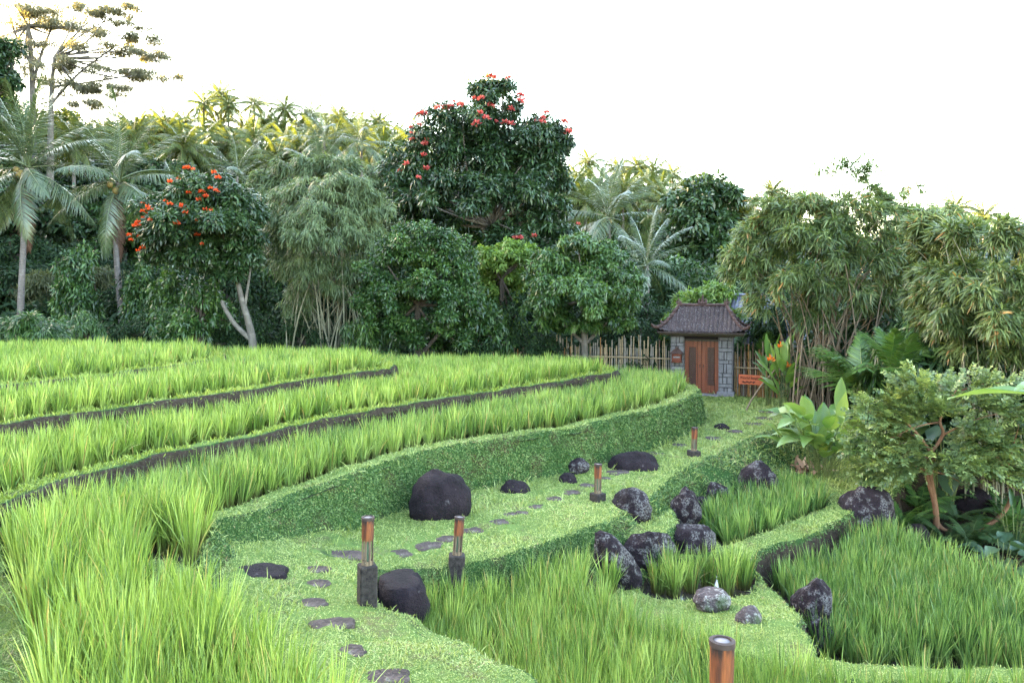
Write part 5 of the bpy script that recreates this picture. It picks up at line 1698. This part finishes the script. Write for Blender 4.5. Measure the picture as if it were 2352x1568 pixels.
FERN_DK = leaf_mat('shaded fern leaf', [(0, (.012, .032, .012)), (1, (.045, .085, .030))], .2, .5, .3)
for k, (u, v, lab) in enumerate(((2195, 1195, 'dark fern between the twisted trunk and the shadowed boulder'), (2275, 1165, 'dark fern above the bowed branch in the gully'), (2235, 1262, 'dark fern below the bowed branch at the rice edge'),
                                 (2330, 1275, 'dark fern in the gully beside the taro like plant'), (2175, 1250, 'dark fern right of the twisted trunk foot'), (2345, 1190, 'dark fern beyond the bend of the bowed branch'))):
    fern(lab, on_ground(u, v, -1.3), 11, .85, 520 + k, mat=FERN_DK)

# ---------------------------------------------------------------- twisted shrub
def sprays(g, p, D0, rng, nl, L, lw, ll, tint):
    """pinnate twigs: leaves in two ranks along a short arching axis"""
    n = len(p)
    up = np.array([0, 0, 1.])
    sd = nrm(np.cross(D0, up + rng.normal(0, .35, (n, 3))))
    for k in range(nl):
        t = (k // 2 + 1) / (nl / 2 + .5); s = 1 if k % 2 else -1
        q = p + D0 * (L * t)[:, None] + np.array([0, 0, -.12]) * (L * t * t)[:, None]
        D = nrm(D0 * .55 + sd * s * .9 * (1.05 - .35 * t) + rng.normal(0, .14, (n, 3)))
        N = nrm(np.cross(sd, D0) + rng.normal(0, .25, (n, 3))); S_ = nrm(np.cross(D, N))
        strip(g, q, D, np.tile([0, 0, -.15], (n, 1)), S_, ll * rng.uniform(.75, 1.2, n) * (1.1 - .35 * t), lw * rng.uniform(.8, 1.15, n) * .5, [0, .35, .7, 1], [.2, 1, .85, .12],
              tint=np.clip(tint + rng.normal(0, .12, n) + .12 * t, 0, 1))


LEAF_SHRUB = leaf_mat('twisted shrub leaf', [(0, (.040, .072, .028)), (.45, (.095, .140, .052)), (.8, (.185, .235, .085)), (1, (.28, .32, .11))], .28, .38, .45)
rng = np.random.default_rng(601)
sb = on_ground(2150, 1215, -1.1)
sd_ = sb[1]
shrub = empty('twisted_shrub', tuple(sb), 'wide spreading shrub with small leaves, a twisted red brown trunk and a bowed low branch', 'shrub')
ells = [(2150, 960, 120, 52), (2050, 985, 85, 48), (2270, 960, 85, 70), (1990, 1015, 46, 30), (2110, 900, 66, 34), (2225, 890, 80, 34), (2335, 985, 60, 90), (2040, 1050, 80, 24), (2150, 1040, 100, 26), (2280, 1050, 70, 30), (2300, 900, 60, 30),
        (1985, 955, 36, 28), (2060, 925, 60, 25), (2250, 1020, 70, 40), (1975, 1070, 30, 14), (2020, 1085, 46, 14), (2010, 1085, 30, 12), (2140, 1065, 90, 26, -.4), (2090, 1030, 60, 30, -.4), (2200, 1040, 60, 30, -.3), (2240, 1085, 70, 24), (2325, 1085, 44, 36), (2060, 1075, 60, 16)]
C, R = ell_clumps(ells, sd_ - .6, rng, 13, .30, .5, .75)
ns = 2200
w = R.mean(1) ** 2; ix = rng.choice(len(C), ns, p=w / w.sum()); dr = nrm(rng.normal(0, 1, (ns, 3)))
p = C[ix] + dr * R[ix] * rng.uniform(.2, 1, (ns, 1))
cen = C.mean(0)
D0 = nrm(nrm((p - cen) * np.array([1, 1, .4])) * .8 + dr * np.array([.5, .5, .4]) + np.array([0, 0, .18]))
g = Geo(); sprays(g, p, D0, rng, 12, np.full(ns, .36) * rng.uniform(.6, 1.3, ns), .044, .105, rng.normal(.42, .2, ns))
g.build('foliage', LEAF_SHRUB, shrub, offset=sb)
g = Geo()
def pth(l, rads, dd=0.0):
    pts = np.array([Pd(u, v, sd_ + z) for u, v, z in l])
    sp = smooth_poly(pts, 6, False)
    tube(g, sp, np.interp(np.linspace(0, 1, len(sp)), np.linspace(0, 1, len(rads)), rads), 8)
    return sp
pth([(2150, 1222, 0), (2150, 1180, -.05), (2143, 1130, -.1), (2136, 1085, -.2), (2142, 1050, -.3), (2110, 1000, -.5), (2060, 950, -.6)], [.075, .065, .06, .055, .045, .03, .012])
pth([(2142, 1140, -.1), (2128, 1090, -.2), (2125, 1060, -.3), (2165, 1000, -.5), (2160, 960, -.6), (2200, 890, -.6)], [.045, .045, .04, .035, .028, .012])
g0_ = g
g = Geo(); pth([(2150, 1195, 0), (2168, 1216, -.05), (2205, 1222, -.1), (2255, 1212, -.2), (2300, 1182, -.3), (2322, 1140, -.4), (2312, 1090, -.5), (2280, 1030, -.6)], [.05, .048, .05, .045, .042, .038, .03, .015])
g.build('branch', BARK_RED, shrub, offset=sb)
g = g0_
for a, b in (((2136, 1085), (2040, 1060)), ((2142, 1050), (2250, 1020)), ((2160, 970), (2060, 1000)), ((2165, 1000), (2290, 950)), ((2200, 900), (2300, 880)), ((2110, 1000), (2000, 1020)), ((2312, 1090), (2340, 980)), ((2125, 1080), (2210, 1110))):
    A_ = Pd(*a, sd_ - .4); B_ = Pd(*b, sd_ - .7 + rng.uniform(-.4, .4)); tube(g, bez(A_, (A_ + B_) / 2 + np.array([0, 0, .12]), B_, 8), np.linspace(.022, .007, 8), 5)
g.build('trunk', BARK_RED, shrub, offset=sb)

# ---------------------------------------------------------------- rice clumps standing singly round the little pool
for k, (u, v, h, lab) in enumerate(((1512, 1366, .62, 'rice clump standing against the broad lichened rock in the little pool'), (1548, 1372, .58, 'rice clump at the near left of the little pool'), (1586, 1362, .66, 'rice clump in the middle of the little pool'),
                                    (1625, 1352, .62, 'rice clump at the back of the little pool below the triangular rock'), (1668, 1372, .70, 'tallest rice clump, beside the bright patch of water in the little pool'), (1708, 1356, .66, 'rice clump at the right end of the little pool by the bund'),
                                    (1536, 1342, .6, 'rice clump at the far left of the little pool'), (1690, 1335, .6, 'rice clump behind the tallest one in the little pool'), (1398, 1362, .52, 'lone rice clump at the foot of the long tilted rock'))):
    z = -.9 if k < 8 else -.55
    q = P(u, v, z)
    g = Geo(); tufts(g, np.array([[q[0], q[1], z]]) + np.array([[0, 0, 0], [.05, .03, 0], [-.04, .05, 0]]), h, rr_, .9)
    tag(g.build('rice_clump', RICE_MID, None, offset=np.array([q[0], q[1], z]), loc=(q[0], q[1], z)), lab, 'rice plant', 'rice clumps in the little pool')
# ================================================================ slope forest
rf_ = np.random.default_rng(77)


def proto_tree(name, ells, n, L, Wd, mat, seed, bark=BARK_DARK, h=8.0, droop=.3, cr=.38, flat=.75):
    """generic crown; ells in metres (x, z, rx, rz), total height h"""
    r = np.random.default_rng(seed); C, R = [], []
    for x, z, rx, rz_ in ells:
        for _ in range(18):
            q = nrm(r.normal(0, 1, 3)); q[2] = q[2] if q[2] > -.7 else -q[2] * .5
            C.append(np.array([x, r.normal(0, .3), z]) + q * np.array([rx, rx * .9, rz_]) * r.uniform(.6, 1)); s = cr * rx * r.uniform(.7, 1.25); R.append([s, s, s * flat])
    C, R = np.array(C), np.array(R)
    g = Geo(); leafcloud(g, C, R, n, L, Wd, r, droop)
    cm = g.mesh('crown', mat)
    g = Geo(); tp = np.array([0, 0, h * .55]); tube(g, [(0, 0, -1.5), (.08, 0, h * .25), tuple(tp)], [.24, .2, .14], 7); limbs(g, tp, C, r, 12, .09)
    return cm, g.mesh('trunk', bark)


PROTO = {
    'round': proto_tree('t', [(0, 6, 2.4, 2.0), (-1.4, 5, 1.6, 1.4), (1.5, 5.2, 1.6, 1.5), (.2, 7.2, 1.5, 1.2)], 6500, .40, .18, LEAF_DARK, 701),
    'tall': proto_tree('t', [(0, 7.2, 1.5, 1.3), (-.7, 5.8, 1.5, 1.2), (.8, 5.4, 1.6, 1.3), (0, 4, 1.8, 1.4)], 6500, .38, .16, LEAF_MID, 702),
    'yellow': proto_tree('t', [(0, 6.6, 1.9, 1.4), (-1.2, 5.4, 1.5, 1.2), (1.3, 5.6, 1.4, 1.3)], 6000, .42, .19, LEAF_YELLOW, 703),
    'feather': proto_tree('t', [(0, 7.4, 2.2, .5), (-1.4, 6.6, 1.5, .4), (1.5, 6.4, 1.6, .4), (0, 5.6, 1.8, .5), (.6, 4.6, 1.4, .4)], 5200, .42, .13, LEAF_ALB, 704, BARK_PALE, flat=.4),
}


LEAF_FARP = leaf_mat('distant coconut frond', [(0, (.022, .036, .012)), (.5, (.060, .080, .024)), (1, (.130, .145, .045))], .3, .4, .3)


def far_palm_mesh(seed, n=26):
    r = np.random.default_rng(seed); g = Geo()
    L = 2.5
    for k in range(n):
        f = k / (n - 1); el = math.radians(80 - 120 * f + r.uniform(-8, 8)); az = k * 2.39996
        t = np.linspace(0, 1, 8); dr = .50
        c = np.stack([L * (t - .1 * t ** 2), 0 * t, L * (.15 * t - dr * t ** 2)], 1)
        nl = 25; tt = np.repeat(np.linspace(.15, .98, nl), 2); sd = np.tile([1., -1.], nl)
        p = np.stack([np.interp(tt, t, c[:, i]) for i in range(3)], 1)
        D = nrm(np.stack([np.full(2 * nl, .55), sd * .8, np.full(2 * nl, -.75)], 1) + r.normal(0, .1, (2 * nl, 3)))
        Lf = .62 * np.interp(tt, [.1, .4, 1], [.6, 1, .45])
        S_ = nrm(np.cross(D, [0, 0, 1.])); B = np.tile([0, 0, -.5], (2 * nl, 1))
        ce, se = math.cos(el), math.sin(el)
        Ry = np.array([[ce, 0, -se], [0, 1, 0], [se, 0, ce]]); M = rotz(az) @ Ry
        strip(g, p @ M.T, D @ M.T, np.tile([0, 0, -.5], (2 * nl, 1)), S_ @ M.T, Lf, .040, [0, .5, 1], [.7, 1, .1], tint=np.clip(r.normal(.5, .15, 2 * nl), 0, 1))
        tube(g, c @ M.T, np.linspace(.05, .012, 8), 4, tint=.9)
    return g.mesh('crown', LEAF_FARP)


FPALM = [far_palm_mesh(801), far_palm_mesh(802, 21)]
g = Geo(); tube(g, [(0, 0, -1), (.1, 0, -.66), (.05, 0, -.33), (0, 0, 0)], [.17, .14, .12, .11], 8)
FTRUNK = g.mesh('trunk', BARK_PALM)


def place_tree(kind, u, vtop, d, label, group, wscale=1.0, zoff=0.0):
    p = Pd(u, vtop, d); zb = float(hill_h(np.array([p[0]]), np.array([p[1]]))[0])
    sc = max(.75, (p[2] - zb) / 8.6)
    o = empty('forest_tree', (p[0], p[1], p[2] - 8.6 * sc), label, 'tree', group, rf_.uniform(0, 6.28))
    s = (sc + .9) / 2 if sc > 1.5 else sc
    o.scale = (s * wscale, s * wscale, sc)
    cm, tm = PROTO[kind]
    link('crown', cm, o); link('trunk', tm, o)
    return o


def place_palm(u, vc, d, label, group, s=1.0):
    p = Pd(u, vc, d); zb = float(hill_h(np.array([p[0]]), np.array([p[1]]))[0])
    o = empty('forest_palm', (p[0], p[1], zb), label, 'palm tree', group, rf_.uniform(0, 6.28))
    c = link('crown', FPALM[rf_.integers(2)], o, (0, 0, p[2] - zb)); c.scale = (s, s, s)
    t = link('trunk', FTRUNK, o, (0, 0, p[2] - zb)); t.scale = (1, 1, p[2] - zb)
    return o


LINE = [(-200, 170), (0, 200), (150, 240), (300, 260), (380, 230), (450, 290), (600, 320), (700, 310), (800, 300), (900, 280), (1000, 310), (1250, 390), (1350, 385), (1450, 420), (1560, 415), (1700, 430), (1800, 455), (2000, 500), (2150, 500), (2352, 505), (2500, 505)]
ln = lambda u: np.interp(u, [a for a, _ in LINE], [b for _, b in LINE])
LAB = {'round': 'dark round crowned tree in the forest on the slope behind the terraces', 'tall': 'upright mid green tree in the forest on the slope behind the terraces',
       'yellow': 'yellow green crowned tree in the forest on the slope behind the terraces', 'feather': 'grey green layered tree in the forest on the slope behind the terraces'}
GRP = {'round': 'dark round trees on the slope', 'tall': 'upright green trees on the slope', 'yellow': 'yellow green trees on the slope', 'feather': 'layered grey trees on the slope'}
kinds = ['round', 'tall', 'yellow', 'feather']
# ridge row, then rows stepping down towards the terraces
for d, off, step, pr in ((94, 22, 52, (.30, .25, .40, .05)), (84, 48, 58, (.35, .25, .35, .05)), (74, 72, 66, (.40, .3, .2, .1)), (60, 115, 80, (.50, .3, .1, .1)), (49, 180, 100, (.55, .3, .05, .1))):
    for u in np.arange(-140, 2480, step):
        uu = u + rf_.uniform(-.35, .35) * step
        if 1840 < uu < 2140 and d < 80: continue
        vt = ln(uu) + off + rf_.uniform(-16, 26)
        k = kinds[rf_.choice(4, p=pr)]
        place_tree(k, uu, vt, d + rf_.uniform(-4, 4), LAB[k], GRP[k], rf_.uniform(.9, 1.3))
PL = 'slender coconut palm sticking out above the forest on the ridge'
for u, v, s in ((468, 240, .8), (508, 222, .85), (525, 245, .7), (585, 240, .75), (655, 250, .75), (612, 288, .9), (640, 300, .9), (690, 300, 1.0), (712, 268, .8), (780, 272, .8), (800, 300, 1.0), (870, 285, .8), (850, 310, .9), (560, 300, .9), (500, 290, .9), (425, 290, .9),
                (1352, 372, .8), (1422, 388, .75), (1465, 385, .75), (1500, 400, 1.0), (1330, 420, 1.0), (1440, 430, 1.0), (1545, 400, .75), (1775, 440, .7), (2195, 480, .9), (2260, 500, .9)):
    place_palm(u, v, 88 + rf_.uniform(-6, 4), PL, 'coconut palms on the ridge', s * 1.05)
for u, v, d in ((350, 400, 62), (640, 370, 66), (960, 345, 60), (1310, 450, 60), (1345, 470, 58), (1540, 480, 64), (170, 330, 60), (420, 340, 66), (690, 345, 66), (880, 350, 66),
                (470, 320, 74), (530, 335, 76), (585, 325, 72), (660, 335, 76), (730, 315, 74), (770, 330, 70), (820, 320, 72), (860, 340, 74), (905, 330, 76), (440, 365, 68), (600, 375, 68), (790, 385, 64), (1290, 430, 74), (1380, 430, 76), (1430, 450, 70), (1490, 440, 76), (1520, 455, 70), (250, 330, 70), (310, 310, 74), (380, 300, 76)):
    place_palm(u, v, d, 'coconut palm half buried in the forest below the ridge', 'coconut palms below the ridge', 1.05)

LEAF_SILK = leaf_mat('pale feathery leaf', [(0, (.075, .075, .055)), (1, (.20, .185, .13))], .45, .5, .2)
for u_, v_, d_, k_, lab_ in ((175, 560, 35, 'tall', 'slender tree in the shade between the two coconut palms'), (335, 600, 36, 'tall', 'slender tree in the shade right of the leaning palm trunk'), (398, 610, 31, 'tall', 'thin young tree in front of the dark thicket, left of the forked trunk'),
                             (640, 590, 36, 'tall', 'slender tree in the shade behind the pale forked trunk'), (105, 600, 41, 'feather', 'layered young tree in the thicket right of the first palm trunk'), (235, 590, 42, 'feather', 'layered young tree in the thicket left of the leaning palm trunk')):
    place_tree(k_, u_, v_, d_, lab_, None, .62)
# tall airy trees at the upper left
tree('silk_tree', 'tall thin trunked tree with airy layered crowns at the upper left edge', 'tree', 62, (78, 640),
     [(30, 20, 60, 14), (130, 25, 80, 16), (60, 60, 60, 10), (190, 70, 50, 12), (40, 130, 70, 14), (110, 110, 60, 10), (20, 95, 40, 12), (100, 160, 60, 10), (60, 180, 50, 12), (150, 60, 60, 10), (90, 30, 50, 10)],
     [[(78, 640, .32), (78, 400, .26), (74, 180, .2), (66, 60, .12)], [(76, 190, .13), (100, 110, .1), (130, 40, .05)], [(74, 150, .12), (40, 90, .09), (20, 30, .05)]],
     LEAF_SILK, .24, .055, 17000, 711, BARK_PALE, per=16, cr=.5, flat=.35, limbn=20, limb_r=.09, zb=4)
tree('silk_tree', 'tall airy tree with spreading flat leaf layers, right of the thin trunked one', 'tree', 58, (118, 640),
     [(250, 30, 50, 10), (290, 20, 40, 10), (220, 110, 70, 10), (310, 120, 60, 12), (370, 130, 32, 10), (180, 150, 60, 12), (280, 170, 70, 12), (350, 175, 50, 9), (400, 178, 26, 7), (160, 200, 60, 14), (240, 205, 60, 14), (300, 60, 50, 8), (330, 90, 50, 8), (210, 20, 50, 10), (270, 85, 60, 8), (200, 240, 50, 10)],
     [[(118, 640, .3), (116, 400, .24), (118, 230, .18), (125, 130, .1)], [(117, 240, .11), (180, 170, .08), (260, 110, .05)], [(118, 200, .1), (200, 190, .07), (320, 170, .04)]],
     LEAF_SILK, .24, .055, 25000, 712, BARK_PALE, per=16, cr=.45, flat=.3, limbn=24, limb_r=.08, zb=4)
tree('broadleaf_tree', 'dark leaning tree cut by the left edge, under the airy crowns', 'tree', 50, (-20, 640),
     [(0, 150, 40, 30), (20, 110, 30, 20), (-40, 180, 60, 50), (20, 190, 30, 25), (-30, 260, 70, 60)], [[(-20, 640, .3), (-18, 400, .24), (-10, 220, .16)]],
     LEAF_DARK, .34, .14, 9000, 713, BARK_DARK, per=22, cr=.36, zb=3)

# understorey at the foot of the forest
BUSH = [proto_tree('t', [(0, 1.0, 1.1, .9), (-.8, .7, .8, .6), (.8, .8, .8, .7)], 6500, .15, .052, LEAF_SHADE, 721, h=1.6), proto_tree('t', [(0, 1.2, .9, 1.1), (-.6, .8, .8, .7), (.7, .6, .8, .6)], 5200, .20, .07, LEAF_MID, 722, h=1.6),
        proto_tree('t', [(0, 1.0, 1.0, .9), (.5, 1.5, .7, .6)], 4200, .24, .045, LEAF_MID, 723, h=1.6, droop=.8)]
LABB = ['leafy bush darkened to imitate shade at the foot of the forest', 'mid green bush in the shade at the foot of the forest', 'narrow leaved bush in the shade at the foot of the forest']
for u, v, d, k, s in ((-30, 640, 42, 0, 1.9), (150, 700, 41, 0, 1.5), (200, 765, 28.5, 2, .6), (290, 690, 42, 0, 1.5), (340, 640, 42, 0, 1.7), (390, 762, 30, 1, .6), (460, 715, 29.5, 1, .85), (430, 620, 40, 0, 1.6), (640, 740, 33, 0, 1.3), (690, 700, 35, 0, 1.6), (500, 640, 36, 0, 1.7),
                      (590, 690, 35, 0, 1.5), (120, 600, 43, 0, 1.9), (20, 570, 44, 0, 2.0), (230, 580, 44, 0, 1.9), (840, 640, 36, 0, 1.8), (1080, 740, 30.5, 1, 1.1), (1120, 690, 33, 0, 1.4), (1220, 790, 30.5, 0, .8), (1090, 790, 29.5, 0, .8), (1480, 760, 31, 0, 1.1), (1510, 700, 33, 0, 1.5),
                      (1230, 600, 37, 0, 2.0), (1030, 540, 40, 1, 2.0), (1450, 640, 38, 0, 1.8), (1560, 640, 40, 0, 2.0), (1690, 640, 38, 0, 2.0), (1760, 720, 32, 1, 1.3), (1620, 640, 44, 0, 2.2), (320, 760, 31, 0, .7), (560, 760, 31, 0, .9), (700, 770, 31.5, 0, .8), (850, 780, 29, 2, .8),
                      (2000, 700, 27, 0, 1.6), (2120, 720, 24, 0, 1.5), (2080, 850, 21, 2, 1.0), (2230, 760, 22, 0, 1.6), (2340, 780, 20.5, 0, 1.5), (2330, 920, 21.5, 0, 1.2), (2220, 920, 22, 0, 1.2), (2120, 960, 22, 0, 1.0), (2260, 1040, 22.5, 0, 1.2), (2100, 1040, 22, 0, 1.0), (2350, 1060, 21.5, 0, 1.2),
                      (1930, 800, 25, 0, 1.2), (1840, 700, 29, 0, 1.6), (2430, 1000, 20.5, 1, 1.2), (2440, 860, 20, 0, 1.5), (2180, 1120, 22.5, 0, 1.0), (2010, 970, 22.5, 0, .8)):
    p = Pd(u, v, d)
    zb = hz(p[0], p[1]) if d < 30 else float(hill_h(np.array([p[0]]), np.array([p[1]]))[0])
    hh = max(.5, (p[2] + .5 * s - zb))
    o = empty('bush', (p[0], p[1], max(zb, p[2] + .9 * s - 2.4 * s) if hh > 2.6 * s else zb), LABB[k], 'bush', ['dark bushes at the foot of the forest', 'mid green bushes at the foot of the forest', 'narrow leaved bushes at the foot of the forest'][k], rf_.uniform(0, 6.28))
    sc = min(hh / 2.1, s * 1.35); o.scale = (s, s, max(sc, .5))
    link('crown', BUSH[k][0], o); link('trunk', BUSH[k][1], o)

# loose undergrowth over the forest floor
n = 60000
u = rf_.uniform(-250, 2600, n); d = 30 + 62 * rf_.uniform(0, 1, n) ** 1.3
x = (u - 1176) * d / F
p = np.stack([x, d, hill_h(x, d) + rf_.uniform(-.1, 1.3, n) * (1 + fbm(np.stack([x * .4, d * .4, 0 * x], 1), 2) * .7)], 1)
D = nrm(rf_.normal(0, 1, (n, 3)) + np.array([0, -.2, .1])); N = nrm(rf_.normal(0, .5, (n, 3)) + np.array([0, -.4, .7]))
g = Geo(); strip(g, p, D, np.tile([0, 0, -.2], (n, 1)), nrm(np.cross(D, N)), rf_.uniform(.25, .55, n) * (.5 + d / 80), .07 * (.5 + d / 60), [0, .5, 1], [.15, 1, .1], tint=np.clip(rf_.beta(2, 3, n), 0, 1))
tag(g.build('undergrowth', LEAF_SHADE), 'tangled undergrowth, darkened to imitate shade, covering the forest floor behind the terraces', 'undergrowth', None, 'stuff')
